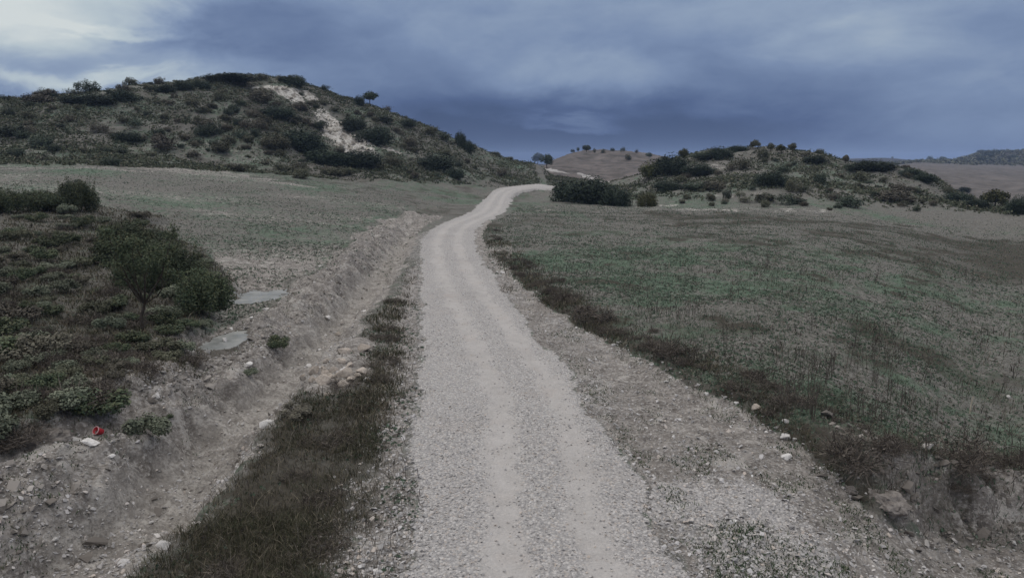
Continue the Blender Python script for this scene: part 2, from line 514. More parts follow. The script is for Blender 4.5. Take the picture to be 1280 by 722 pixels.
def terrain_material():
    m, k = new_mat('land')
    P = k.n('ShaderNodeNewGeometry').outputs['Position']

    def attr(nm):
        a = k.n('ShaderNodeAttribute', attribute_name=nm)
        s = k.n('ShaderNodeSeparateColor')
        k.put(s.inputs[0], a.outputs['Color'])
        return s.outputs
    A, B, C = attr('cover'), attr('stone'), attr('far')
    n_big = k.noise(P, 0.35, 5, 0.6)
    n_mid = k.noise(P, 2.2, 5, 0.62, 0.3)
    n_fine = k.noise(P, 14.0, 5, 0.65)
    n_clod = k.noise(P, 5.0, 6, 0.7, 0.5)
    # bare earth: grey brown, paler where dry
    soil = k.mix(k.step(n_mid, 0.3, 0.72), (0.125, 0.110, 0.097), (0.31, 0.280, 0.252))
    soil = k.mix(k.step(n_fine, 0.42, 0.75), soil, (0.43, 0.40, 0.37))
    soil = k.mix(k.m('MULTIPLY', k.step(n_big, 0.5, 0.8), 0.6), soil, (0.125, 0.107, 0.094))
    # weeds and grazed turf
    green = k.mix(k.step(n_mid, 0.35, 0.65), (0.068, 0.102, 0.068), (0.128, 0.166, 0.120))
    green = k.mix(k.m('MULTIPLY', k.step(n_clod, 0.5, 0.75), 0.55), green, (0.150, 0.166, 0.130))
    dry = k.mix(k.step(n_clod, 0.35, 0.7), (0.096, 0.090, 0.078), (0.225, 0.212, 0.190))
    turf = k.mix(k.step(k.m('ADD', A[0], k.m('MULTIPLY', k.m('SUBTRACT', k.noise(P, 1.1, 6, 0.68, 0.6), 0.5), 1.5)), 0.3, 0.75), dry, green)
    bare_f = k.m('ADD', A[1], k.m('MULTIPLY', k.m('SUBTRACT', k.noise(P, 2.4, 7, 0.75, 0.4), 0.5), 1.5))
    soil = k.mix(k.m('MULTIPLY', k.step(n_clod, 0.52, 0.36), 0.55), soil, (0.10, 0.088, 0.078))
    soil = k.mix(k.m('MULTIPLY', k.step(k.m('ADD', k.noise(P, 1.1, 6, 0.72, 0.5), k.m('MULTIPLY', k.m('SUBTRACT', n_fine, .5), .35)), 0.555, 0.60), 0.62), soil, (0.43, 0.40, 0.365))
    col = k.mix(k.step(bare_f, 0.38, 0.62), turf, soil)
    # dark rank growth / litter
    dk = k.m('ADD', A[2], k.m('MULTIPLY', k.m('SUBTRACT', n_clod, 0.5), 0.9))
    col = k.mix(k.step(dk, 0.35, 0.75), col, k.mix(n_fine, (0.042, 0.038, 0.030), (0.095, 0.083, 0.066)))
    # crushed stone
    vo = k.n('ShaderNodeTexVoronoi', feature='F1')
    k.put(vo.inputs['Vector'], P)
    vo.inputs['Scale'].default_value = 19.0
    vo.inputs['Randomness'].default_value = 1.0
    sv = k.n('ShaderNodeSeparateColor')
    k.put(sv.inputs[0], vo.outputs['Color'])
    vo2 = k.n('ShaderNodeTexVoronoi', feature='F1')
    k.put(vo2.inputs['Vector'], P)
    vo2.inputs['Scale'].default_value = 47.0
    sv2 = k.n('ShaderNodeSeparateColor')
    k.put(sv2.inputs[0], vo2.outputs['Color'])
    peb = k.mix(sv.outputs[0], (0.32, 0.295, 0.272), (0.63, 0.59, 0.55))
    peb = k.mix(k.step(sv.outputs[1], 0.75, 0.95), peb, (0.46, 0.39, 0.33))
    peb = k.mix(k.step(vo.outputs['Distance'], 0.35, 0.75), peb, (0.26, 0.245, 0.235))
    peb = k.mix(0.4, peb, k.mix(sv2.outputs[0], (0.26, 0.245, 0.235), (0.56, 0.535, 0.52)))
    dust = k.mix(k.step(n_mid, 0.3, 0.7), (0.385, 0.358, 0.335), (0.455, 0.425, 0.40))
    dust = k.mix(k.m('MULTIPLY', k.step(k.noise(P, 0.8, 4, 0.6), 0.52, 0.75), 0.5), dust, (0.41, 0.35, 0.31))
    tr = k.m('ADD', B[1], k.m('MULTIPLY', k.m('SUBTRACT', n_mid, 0.5), 0.5))
    gravel = k.mix(k.step(tr, 0.22, 0.7), peb, k.mix(0.2, dust, peb))
    gravel = k.mix(k.m('MULTIPLY', k.step(k.noise(P, 0.45, 5, 0.6), 0.55, 0.8), 0.30), gravel, (0.37, 0.31, 0.265))
    gravel = k.mix(k.m('MULTIPLY', k.step(k.noise(P, 0.22, 5, 0.65), 0.5, 0.72), 0.35), gravel, (0.29, 0.27, 0.255))
    gf = k.m('ADD', B[0], k.m('MULTIPLY', k.m('SUBTRACT', k.noise(P, 7.0, 6, 0.75), 0.5), 1.1))
    gfs = k.step(gf, 0.40, 0.60)
    col = k.mix(gfs, col, gravel)
    # ditch clay
    clay = k.mix(k.step(n_mid, 0.3, 0.7), (0.23, 0.208, 0.186), (0.40, 0.370, 0.335))
    clay = k.mix(k.m('MULTIPLY', k.step(n_fine, 0.55, 0.38), 0.6), clay, (0.15, 0.133, 0.118))
    clay = k.mix(k.step(n_fine, 0.60, 0.74), clay, (0.50, 0.47, 0.435))
    col = k.mix(k.step(k.m('ADD', B[2], k.m('MULTIPLY', k.m('SUBTRACT', n_clod, 0.5), 0.5)), 0.3, 0.7), col, clay)
    # pale marl scars on the hills
    rk = k.m('ADD', C[0], k.m('MULTIPLY', k.m('SUBTRACT', k.noise(P, 0.55, 6, 0.7, 0.4), 0.5), 1.1))
    marl = k.mix(k.step(k.noise(P, 1.2, 5, 0.7), 0.35, 0.62), (0.19, 0.168, 0.143), (0.55, 0.52, 0.475))
    col = k.mix(k.step(rk, 0.42, 0.58), col, marl)
    # ploughed slope of the middle hill, and the wooded far ridge
    plough = k.mix(k.step(k.noise(P, 0.10, 7, 0.72, 0.6), 0.3, 0.7), (0.062, 0.056, 0.050), (0.175, 0.150, 0.138))
    col = k.mix(C[1], col, plough)
    wood = k.mix(k.step(k.noise(P, 0.035, 6, 0.7), 0.4, 0.65), (0.022, 0.024, 0.022), (0.085, 0.070, 0.064))
    col = k.mix(k.step(k.m('ADD', C[2], k.m('MULTIPLY', k.m('SUBTRACT', k.noise(P, 0.012, 4, 0.6), 0.5), 0.8)), 0.35, 0.65), col, wood)
    # relief
    h1 = k.m('MULTIPLY', k.m('SUBTRACT', 0.7, vo.outputs['Distance']), gfs)
    h1 = k.m('MULTIPLY', h1, k.m('SUBTRACT', 1.0, k.m('MULTIPLY', B[1], 0.75)))
    bump = k.m('ADD', k.m('MULTIPLY', h1, 1.1), k.m('MULTIPLY', n_fine, 1.0))
    bump = k.m('ADD', bump, k.m('MULTIPLY', n_clod, k.m('SUBTRACT', 2.2, k.m('MULTIPLY', gfs, 1.7))))
    principled(k, col, 0.95, bump, 0.8, 0.045, 0.1)
    return m


def leaf_material(name, dark, lightc, tip, clump=0.9, transl=True):
    m, k = new_mat(name)
    g = k.n('ShaderNodeNewGeometry')
    oi = k.n('ShaderNodeObjectInfo')
    rnd = g.outputs['Random Per Island']
    cl = k.noise(g.outputs['Position'], clump, 4, 0.6)
    f = k.m('ADD', k.m('MULTIPLY', cl, 0.75), k.m('MULTIPLY', rnd, 0.42))
    col = k.ramp(f, [(0.26, dark), (0.52, lightc), (0.88, tip)])
    hs = k.n('ShaderNodeHueSaturation')
    k.put(hs.inputs['Color'], col)
    k.put(hs.inputs['Hue'], k.m('ADD', 0.485, k.m('MULTIPLY', oi.outputs['Random'], 0.03)))
    k.put(hs.inputs['Value'], k.m('ADD', 0.75, k.m('MULTIPLY', oi.outputs['Random'], 0.5)))
    hs.inputs['Saturation'].default_value = 0.9
    principled(k, hs.outputs[0], 0.7, None, spec=0.12)
    return m


def plain_mat(name, c1, c2, scale, rough=0.9, bd=0.01):
    m, k = new_mat(name)
    oc = k.n('ShaderNodeTexCoord').outputs['Object']
    oi = k.n('ShaderNodeObjectInfo').outputs['Random']
    n = k.noise(oc, scale, 5, 0.65)
    col = k.mix(k.step(n, 0.3, 0.7), c1, c2)
    hs = k.n('ShaderNodeHueSaturation')
    k.put(hs.inputs['Color'], col)
    k.put(hs.inputs['Value'], k.m('ADD', 0.7, k.m('MULTIPLY', oi, 0.5)))
    principled(k, hs.outputs[0], rough, n, 0.6, bd)
    return m


def blade_material(name, c_dark, c_light, c_alt, patch=0.5):
    m, k = new_mat(name)
    g = k.n('ShaderNodeNewGeometry')
    n = k.noise(g.outputs['Position'], patch, 4, 0.6)
    rnd = g.outputs['Random Per Island']
    col = k.mix(k.step(k.m('ADD', n, k.m('MULTIPLY', k.m('SUBTRACT', rnd, .5), .5)), 0.4, 0.62), c_dark, c_light)
    col = k.mix(k.step(rnd, 0.82, 0.97), col, c_alt)
    principled(k, col, 0.8, None, spec=0.1)
    return m


MAT = {}
MAT['land'] = terrain_material()
MAT['evergreen'] = leaf_material('evergreen_leaves', (0.026, 0.036, 0.026), (0.056, 0.073, 0.049), (0.095, 0.112, 0.074), 0.7)
MAT['holm'] = leaf_material('holm_leaves', (0.014, 0.022, 0.015), (0.033, 0.047, 0.031), (0.062, 0.078, 0.050), 0.7)
MAT['olive'] = leaf_material('olive_leaves', (0.044, 0.047, 0.030), (0.094, 0.096, 0.060), (0.150, 0.142, 0.092), 0.8)
MAT['brownish'] = leaf_material('brown_green_leaves', (0.060, 0.054, 0.040), (0.112, 0.100, 0.074), (0.160, 0.140, 0.105), 0.8)
MAT['yellowish'] = leaf_material('yellow_green_leaves', (0.030, 0.036, 0.015), (0.070, 0.078, 0.028), (0.125, 0.120, 0.046), 0.8)
MAT['sage'] = leaf_material('grey_green_leaves', (0.055, 0.064, 0.042), (0.122, 0.138, 0.092), (0.20, 0.205, 0.140), 1.6)
MAT['sprig'] = leaf_material('dark_sprig_leaves', (0.028, 0.041, 0.024), (0.066, 0.088, 0.048), (0.130, 0.130, 0.066), 1.2)
MAT['bark'] = plain_mat('bark', (0.035, 0.028, 0.022), (0.08, 0.066, 0.054), 12)
MAT['twig'] = blade_material('dry_twigs', (0.060, 0.050, 0.042), (0.115, 0.097, 0.082), (0.20, 0.17, 0.14), 1.0)
MAT['stalk'] = blade_material('dead_stalks', (0.05, 0.042, 0.035), (0.11, 0.095, 0.078), (0.23, 0.2, 0.16), 1.0)
MAT['rock'] = plain_mat('limestone', (0.40, 0.375, 0.35), (0.62, 0.59, 0.56), 9, 0.9, 0.01)
MAT['tan_rock'] = plain_mat('buff_limestone', (0.28, 0.235, 0.195), (0.46, 0.40, 0.34), 9, 0.9, 0.01)
MAT['clod'] = plain_mat('dried_earth', (0.15, 0.13, 0.115), (0.27, 0.24, 0.215), 6, 0.95, 0.02)
MAT['marl'] = plain_mat('marl_rock', (0.22, 0.19, 0.16), (0.50, 0.46, 0.40), 1.3, 0.95, 0.08)


def gravel_material():
    m, k = new_mat('crushed_stone')
    g = k.n('ShaderNodeNewGeometry')
    rnd = g.outputs['Random Per Island']
    col = k.ramp(rnd, [(0.0, (0.26, 0.245, 0.235)), (0.4, (0.38, 0.36, 0.345)), (0.72, (0.50, 0.475, 0.46)), (0.9, (0.47, 0.40, 0.34)), (1.0, (0.64, 0.62, 0.60))])
    col = k.mix(k.m('MULTIPLY', k.step(k.noise(g.outputs['Position'], 40, 3, 0.6), 0.4, 0.7), 0.3), col, (0.24, 0.22, 0.21))
    principled(k, col, 0.9, None, spec=0.15)
    return m


MAT['gravel'] = gravel_material()
MAT['clod_bits'] = blade_material('clod_bits', (0.15, 0.132, 0.116), (0.27, 0.243, 0.218), (0.40, 0.37, 0.34), 0.8)
MAT['dark_grass'] = blade_material('rank_grass', (0.050, 0.052, 0.030), (0.120, 0.100, 0.073), (0.21, 0.18, 0.13), 0.5)
MAT['field_grass'] = blade_material('field_grass', (0.070, 0.104, 0.068), (0.135, 0.156, 0.115), (0.25, 0.215, 0.165), 0.5)
MAT['weed'] = blade_material('green_weeds', (0.035, 0.058, 0.030), (0.070, 0.098, 0.052), (0.13, 0.13, 0.08), 0.8)


def water_material():
    m, k = new_mat('silty_water')
    P = k.n('ShaderNodeNewGeometry').outputs['Position']
    n = k.noise(P, 1.6, 4, 0.6)
    col = k.mix(k.step(n, 0.35, 0.7), (0.165, 0.168, 0.155), (0.26, 0.256, 0.236))
    b = principled(k, col, k.step(k.noise(P, 3.0, 4, 0.6), 0.35, 0.65, 0.3, 0.65), k.noise(P, 9, 3, 0.6), 0.12, 0.01, 0.5)
    return m


MAT['water'] = water_material()


# ------------------------------------------------------------------ object helpers
def tag(o, label=None, cat=None, group=None, kind=None):
    if label:
        o['label'] = label
    if cat:
        o['category'] = cat
    if group:
        o['group'] = group
    if kind:
        o['kind'] = kind
    return o


def link(name, mesh, parent=None):
    o = bpy.data.objects.new(name, mesh)
    COL.objects.link(o)
    if parent is not None:
        o.parent = parent
    return o


def np_mesh(name, verts, faces, mat, smooth=False):
    """faces: (n,k) int array"""
    me = bpy.data.meshes.new(name)
    v = np.asarray(verts, np.float32)
    f = np.asarray(faces, np.int32)
    nf, kk = f.shape
    me.vertices.add(len(v))
    me.vertices.foreach_set('co', v.ravel())
    me.loops.add(nf * kk)
    me.loops.foreach_set('vertex_index', f.ravel())
    me.polygons.add(nf)
    me.polygons.foreach_set('loop_start', np.arange(0, nf * kk, kk, dtype=np.int32))
    try:
        me.polygons.foreach_set('loop_total', np.full(nf, kk, np.int32))
    except Exception:
        pass
    me.polygons.foreach_set('use_smooth', np.full(nf, smooth, bool))
    me.update(calc_edges=True)
    if mat is not None:
        me.materials.append(mat)
    return me


# ------------------------------------------------------------------ the land, one sheet cut into its named pieces
def build_land():
    fa = np.linspace(R(-46), R(46), 1080)
    ca = np.linspace(R(46), R(314), 120)[1:-1]
    az = np.concatenate([fa, ca])
    rr = np.concatenate([[0.6, 1.5, 2.5, 3.5, 4.5], np.exp(np.linspace(math.log(5.5), math.log(200), 900)), np.exp(np.linspace(math.log(200), math.log(5500), 150))[1:]])
    na, nr = len(az), len(rr)
    RRg, AZg = np.meshgrid(rr, az, indexing='ij')
    x, y = RRg * np.sin(AZg), RRg * np.cos(AZg)
    xf, yf = x.ravel(), y.ravel()
    M = masks(xf, yf)
    zf = height(xf, yf, True, M)
    V = np.stack([xf, yf, zf], 1)
    r = M['r']
    e2 = fbm(xf * 0.12, yf * 0.12, 4, 201)
    e3 = fbm(xf * 0.5, yf * 0.5, 4, 211)
    streak = fbm(xf * 0.05 + 3, yf * 0.16, 4, 221)
    # cover: r = greenness, g = bare earth, b = dark rank growth
    green = np.full(len(xf), 0.35)
    bare = np.full(len(xf), 0.10)
    dark = np.zeros(len(xf))
    fl, fr = M['fieldL'], M['fieldR']
    hillL = S(103, 109, r + (e3 - .5) * 6 + np.interp(xf, [-40, -20, 0], [0, 14, 40])) * (xf < 8)
    knoll = S(84, 96, r + (e3 - .5) * 6) * (xf > 3) * S(230, 200, r)
    green = green * (1 - fl) + fl * np.clip(0.52 + 0.9 * (e2 - .5) + .5 * (streak - .5), 0, 1)
    bare = bare * (1 - fl) + fl * np.clip(0.32 + 0.9 * (streak - 0.45) + 0.25 * S(60, 40, r), 0, 0.8)
    bare = np.maximum(bare, S(3, 0.3, np.abs(r - (101 + (e3 - .5) * 5))) * 0.55 * (xf < -8))
    green = green * (1 - fr) + fr * np.clip(0.52 + 1.0 * (e2 - .5) + .9 * (e3 - .5) - 0.5 * S(40, 84, r + (e2 - .5) * 50), 0, 1)
    bare = bare * (1 - fr) + fr * np.clip(0.13 + 0.6 * (e3 - .5), 0, 0.6)
    dark = np.where(fr > .3, np.clip(0.5 * S(0.52, 0.75, e3) + 0.55 * S(1.8, 0.2, M['sdR']) + 0.45 * S(50, 66, r + (e2 - .5) * 40) * S(90, 80, r) * S(5, 20, xf) + .24 * S(.5, .7, fbm(xf * .18, yf * .3, 4, 261)) + .28 * S(2, 12, xf - .55 * yf), 0, 0.75), dark)
    near = S(17.5, 12.5, yf) * S(5.2, 8.5, xf)
    bare = np.maximum(bare, near * S(2.4, 1.2, M['sdR'] + 1.6 * (e3 - .5)) * 0.85)
    dark = np.maximum(dark * (1 - .3 * near), near * S(2.6, 1.6, M['sdR']) * S(-.2, .3, M['sdR']) * (.35 + .5 * (e3 - .5)))
    # scrub
    sc = M['scrub']
    green = green * (1 - sc) + sc * 0.35
    dark = np.maximum(dark, sc * (0.45 + .3 * (e3 - .3)))
    bare = bare * (1 - sc) + sc * 0.12
    # strip of rank grass between ditch and road
    st = M['strip']
    dark = np.maximum(dark, st * (0.42 * S(26, 18, yf) + 0.25 * S(45, 26, yf) + .5 * (e3 - .5)))
    green = green * (1 - st) + st * 0.3
    bare = np.where(st > .5, 0.34 + .35 * S(24, 38, yf) + .6 * (e3 - .5), bare)
    eb = st * S(-1.6, -.5, M['ins'] + .8 * (e3 - .5))
    bare = np.maximum(bare, eb * .85)
    dark = dark * (1 - eb)
    # right shoulder
    sh = S(0.1, -0.3, M['ins']) * S(0.2, -0.2, M['sdR']) * (xf > M['xl']) * (r < 90)
    bare = np.maximum(bare * (1 - sh), sh * 0.95)
    green = green * (1 - sh) + sh * 0.6
    # spoil
    spn = M['spoil']
    bare = np.maximum(bare, spn * (0.88 + .3 * (e3 - .5)))
    dark = dark * (1 - spn * .8)
    hp = S(.2, .6, M['heap'])
    bare = np.maximum(bare, hp * .95)
    dark = dark * (1 - hp)
    # hills
    bare = np.where(hillL > .5, np.clip(0.04 + 0.34 * blobs_at(xf, yf, SOIL_HILL, 231) + .3 * (e2 - .5), 0, 0.6), bare)
    green = np.where(hillL > .5, 0.42 + .8 * (e2 - .5), green)
    dark = np.where(hillL > .5, np.clip(0.40 + 0.7 * (e3 - .5), 0, .7), dark)
    bare = np.where(knoll > .5, np.clip(0.10 + .6 * (e2 - .5), 0, 0.6), bare)
    green = np.where(knoll > .5, 0.38 + .8 * (e2 - .5), green)
    dark = np.where(knoll > .5, np.clip(0.18 * S(95, 115, r) + 0.6 * (e3 - .5), 0, .6), dark)
    pd = M['pud']
    bare = np.where(pd < 1.4, np.maximum(bare, 0.9 * S(1.5, 1.1, pd)), bare)
    dark = np.maximum(dark, .6 * S(1.45, 1.05, pd))
    cover = np.stack([green, bare, dark, np.ones_like(bare)], 1)
    # stone: r = crushed stone, g = wheel track, b = ditch clay
    ins = M['ins']
    stone = S(-0.5, 0.35, ins)
    stone = np.maximum(stone, 0.46 * S(-1.5, -0.5, ins + .9 * (e3 - .5)) * (ins < 0.4) * (xf < M['xl'] + .5) * (r < 60))           # loose stones thrown to the left edge
    apron = S(-2.8, -0.2, ins) * (xf > M['xr'] - .5) * S(0.0, -0.6, M['sdR']) * (r < 40)
    stone = np.maximum(stone, apron * (0.37 + .5 * (e3 - .5)))
    stone = np.maximum(stone, (0.38 + .4 * (e3 - .5)) * sh)
    fan = sh * S(14.2, 12.0, yf) * S(8.0, 4.5, xf) * (xf > 0)
    stone = np.maximum(stone, fan * (.56 + .5 * (e3 - .5)))
    green = green * (1 - fan * .5)
    stone = np.maximum(stone, 0.26 * spn * (r < 60))
    STN = np.stack([stone, M['track'], M['ditch'], np.ones_like(bare)], 1)
    scar = np.maximum(blobs_at(xf, yf, BARE_HILL, 241, .9) * 0.68, blobs_at(xf, yf, EROS, 251, 1.4) * 0.44)
    mid = S(175, 200, r) * (np.arctan2(xf, yf) > R(2.5)) * (np.arctan2(xf, yf) < R(14)) * S(600, 500, r)
    farR = (np.arctan2(xf, yf) > R(20)) * S(230, 260, r)
    mid = np.maximum(mid, farR * S(1050, 930, r) * 0.85)
    mid = mid * (1 - M['road'])
    wood = farR * S(940, 1010, r) + (S(500, 650, r) * (np.arctan2(xf, yf) <= R(20)) + 0) * .9
    FAR = np.stack([scar, mid, np.clip(wood, 0, 1), np.ones_like(bare)], 1)

    # faces and their pieces
    idx = np.arange(na * nr).reshape(nr, na)
    nxt = np.roll(idx, -1, axis=1)
    Q = np.stack([idx[:-1], idx[1:], nxt[1:], nxt[:-1]], -1).reshape(-1, 4)
    c = idx[:-1].ravel()
    piece = np.zeros(len(c), int)
    piece[(fl[c] > .5) & (hillL[c] < .5)] = 3
    piece[fr[c] > .5] = 4
    piece[(hillL[c] > .5) & (r[c] < 420)] = 5
    piece[(knoll[c] > .5)] = 6
    piece[(mid[c] > .3) & (r[c] < 600) & (farR[c] < .3)] = 7
    piece[(r[c] > 260) & (piece == 0) | (farR[c] > .5)] = 8
    piece[(M['ditch'][c] > .5)] = 2
    piece[M['road'][c] > .5] = 1
    piece[(pd[c] < .95)] = 9
    # normals of the uncut sheet, so that the cuts do not show
    e_r = V.reshape(nr, na, 3)
    du = np.gradient(e_r, axis=0)
    dv = np.roll(e_r, -1, 1) - np.roll(e_r, 1, 1)
    N = np.cross(dv, du).reshape(-1, 3)
    N /= np.linalg.norm(N, axis=1, keepdims=True) + 1e-12
    N[N[:, 2] < 0] *= -1
    names = {0: 'ground', 1: 'gravel_road', 2: 'ditch', 3: 'field', 4: 'field', 5: 'hill', 6: 'hill', 7: 'hill', 8: 'distant_hills', 9: 'puddle'}
    for p in range(10):
        q = Q[piece == p]
        if not len(q):
            continue
        used, inv = np.unique(q.ravel(), return_inverse=True)
        me = np_mesh(names[p], V[used], inv.reshape(-1, 4)[:, ::-1], MAT['water' if p == 9 else 'land'], True)
        for nm, dat in (('cover', cover), ('stone', STN), ('far', FAR)):
            a = me.attributes.new(nm, 'FLOAT_COLOR', 'POINT')
            a.data.foreach_set('color', dat[used].astype(np.float32).ravel())
        me.normals_split_custom_set_from_vertices(N[used].astype(np.float32))
        o = link(names[p], me)
        tag(o, kind='structure')


build_land()

def gz(x, y):
    return float(height(np.array([x]), np.array([y]))[0])


# ------------------------------------------------------------------ foliage
def unit(n, g):
    v = g.normal(size=(n, 3))
    return v / (np.linalg.norm(v, axis=1, keepdims=True) + 1e-9)


def leaves(blobs, n, size, seed, up=0.5, shell=0.45, aspect=0.6, zmin=0.0):
    """blobs: (cx,cy,cz,rx,ry,rz). leaf-sized diamonds through each lobe's volume, thickest near its surface"""
    g = np.random.default_rng(seed)
    vol = np.array([b[3] * b[4] * b[5] for b in blobs]) ** 0.75
    which = g.choice(len(blobs), n, p=vol / vol.sum())
    B = np.array(blobs, float)[which]
    d = unit(n, g)
    rad = g.random(n) ** shell
    lump = 0.80 + 0.42 * fbm(d[:, 0] * 2.6 + which * 3.1 + 20, d[:, 1] * 2.6 + d[:, 2] * 2.2 + 20, 3, seed % 97)
    p = B[:, :3] + d * B[:, 3:] * (rad * lump)[:, None]
    keep = p[:, 2] > zmin
    p, d = p[keep], d[keep]
    n = len(p)
    nrm = d * 0.8 + unit(n, g) * 0.9 + np.array([0, 0, up])
    nrm /= np.linalg.norm(nrm, axis=1, keepdims=True)
    t = np.cross(nrm, unit(n, g))
    t /= np.linalg.norm(t, axis=1, keepdims=True) + 1e-9
    b = np.cross(nrm, t)
    s = size * (0.55 + 0.9 * g.random(n))[:, None]
    v = np.stack([p - t * s, p - b * s * aspect + nrm * s * .12, p + t * s, p + b * s * aspect + nrm * s * .12], 1).reshape(-1, 3)
    return v, np.arange(n * 4).reshape(-1, 4)


def lobes(w, h, n, seed, flatk=1.0):
    """uneven lobes filling a shrub of width w and height h standing at z=0"""
    g = np.random.default_rng(seed)
    L = [(0, 0, h * 0.48, w * 0.36, w * 0.34, h * 0.46)]
    for i in range(n):
        a = g.random() * 2 * math.pi
        q = (0.15 + 0.3 * g.random()) * w
        rz = h * (0.2 + 0.2 * g.random())
        cz = rz * 0.8 + (h - 1.9 * rz) * g.random() * (1.0 - q / w * 0.9) * flatk
        rr = w * (0.13 + 0.13 * g.random())
        L.append((q * math.cos(a), q * math.sin(a), cz, rr, rr * (0.8 + .4 * g.random()), rz))
    return L


def tube(path, radii, sides=6):
    """tapered limb"""
    P = [Vector(p) for p in path]
    vs, fs = [], []
    for i, p in enumerate(P):
        d = (P[min(i + 1, len(P) - 1)] - P[max(i - 1, 0)]).normalized()
        a = d.orthogonal().normalized()
        b = d.cross(a)
        for s in range(sides):
            t = 2 * math.pi * s / sides
            vs.append(p + (a * math.cos(t) + b * math.sin(t)) * radii[i])
    for i in range(len(P) - 1):
        for s in range(sides):
            s2 = (s + 1) % sides
            fs.append((i * sides + s, i * sides + s2, (i + 1) * sides + s2, (i + 1) * sides + s))
    return np.array([tuple(v) for v in vs]), np.array(fs)


def join(parts):
    vs, fs, o = [], [], 0
    for v, f in parts:
        vs.append(v)
        fs.append(f + o)
        o += len(v)
    return np.concatenate(vs), np.concatenate(fs)


def limbs(h, spread, n, seed, r0, zfork=0.3, reach=0.7):
    g = random.Random(seed)
    fork = Vector((g.uniform(-.05, .05) * h, g.uniform(-.05, .05) * h, h * zfork))
    parts = [tube([(0, 0, -0.15), fork * 0.5 + Vector((g.uniform(-.03, .03) * h, 0, 0)), fork], [r0 * 1.25, r0, r0 * 0.8])]
    for i in range(n):
        a = 2 * math.pi * (i + g.random() * .6) / n
        e = Vector((math.cos(a) * spread * g.uniform(.5, 1), math.sin(a) * spread * g.uniform(.5, 1), h * (reach + g.uniform(-.15, .12))))
        m = fork.lerp(e, 0.5) + Vector((0, 0, -0.05 * h)) + Vector((g.uniform(-.06, .06), g.uniform(-.06, .06), 0)) * h
        parts.append(tube([fork, m, e], [r0 * 0.62, r0 * 0.42, r0 * 0.14], 5))
        for q in range(2):
            b = m.lerp(e, g.random() * .6)
            e2 = b + Vector((g.uniform(-1, 1), g.uniform(-1, 1), g.uniform(.2, 1))) * spread * .45
            parts.append(tube([b, b.lerp(e2, .5) + Vector((0, 0, .02)) * h, e2], [r0 * .3, r0 * .2, r0 * .06], 4))
    return join(parts)


# unit-size shrub prototypes (width 1, height 1), shared by the shrubs of the hills
PROTO = {}
for kind in ('evergreen', 'olive', 'brownish', 'yellowish', 'sage'):
    PROTO[kind] = []
    for s in range(6):
        g = np.random.default_rng(1300 + s)
        L = lobes(1.0, 1.0, 6 + s, 300 + s * 7 + len(kind))
        for q in range(5):                       # stray sprays that break the outline
            a = g.random() * 6.28
            rr = .38 + .2 * g.random()
            L.append((rr * math.cos(a), rr * math.sin(a), .15 + .6 * g.random(), .07 + .07 * g.random(), .08, .08 + .12 * g.random()))
        v, f = leaves(L, 1100 if s > 3 else 2300, 0.034, 40 + s, up=0.6, aspect=0.65)
        PROTO[kind].append(np_mesh('shrub', v, f, MAT[kind]))
BIG = {}
for kind in ('holm', 'evergreen', 'olive', 'yellowish'):
    BIG[kind] = []
    for s in range(3):
        v, f = leaves(lobes(1.0, 1.0, 12, 500 + s * 7 + len(kind)), 6000, 0.026, 60 + s, up=0.6, aspect=0.65)
        BIG[kind].append(np_mesh('bush', v, f, MAT[kind]))


def shrub_at(x, y, w, h, kind, label, group=None, name='shrub', cat='shrub', big=False, wy=None, sink=0.06):
    me = random.choice((BIG if big else PROTO)[kind])
    o = link(name, me)
    o.location = (x, y, gz(x, y) - h * sink)
    o.scale = (w, wy or w * random.uniform(.8, 1.15), h * 1.05)
    o.rotation_euler = (0, 0, random.uniform(0, 6.28) if wy is None else 0)
    return tag(o, label, cat, group)


def tree_at(x, y, w, h, kind, label, group=None, trunk=0.35, name='tree', seed=1):
    root = link(name, None)
    root.location = (x, y, gz(x, y))
    v, f = limbs(h, w * .38, 5, seed, max(.05, h * .03), trunk, 0.72)
    link('trunk', np_mesh('trunk', v, f, MAT['bark'], True), root)
    hc = h * (1 - trunk * .8)
    L = [(a, b, c + h * trunk * .8, d, e, k) for a, b, c, d, e, k in lobes(w, hc, 9, seed + 11)]
    v, f = leaves(L, 1800, max(.10, w * .045), seed + 5, up=.4, aspect=.65)
    link('crown', np_mesh('crown', v, f, MAT[kind]), root)
    return tag(root, label, 'tree', group)


OCC = []          # (x, y, radius): places taken by named plants


def spot(px, py, wpx, hpx):
    x, y, t = on_ground(px, py)
    return x, y, wpx * t / F_PX, hpx * t / F_PX


def named(kind, items):
    """items: sight point of the foot, width and height in survey pixels, material, label"""
    for px, py, wp, hp, mk, label in items:
        x, y, w, h = spot(px, py, wp, hp)
        OCC.append((x, y, w * .5))
        if kind == 'tree':
            tree_at(x, y, w, h * 1.12, mk, label, seed=int(px * 3 + py), trunk=.55 if px in (991, 463) else .3)
        elif kind == 'bush':
            shrub_at(x, y, w * 1.06, h * 1.18, 'holm' if mk == EG else mk, label, name='bush', cat='bush', big=True, wy=w * .75, sink=.16)
        else:
            shrub_at(x, y, w, h * 1.1, mk, label)


EG, OL, BR, YE = 'evergreen', 'olive', 'brownish', 'yellowish'
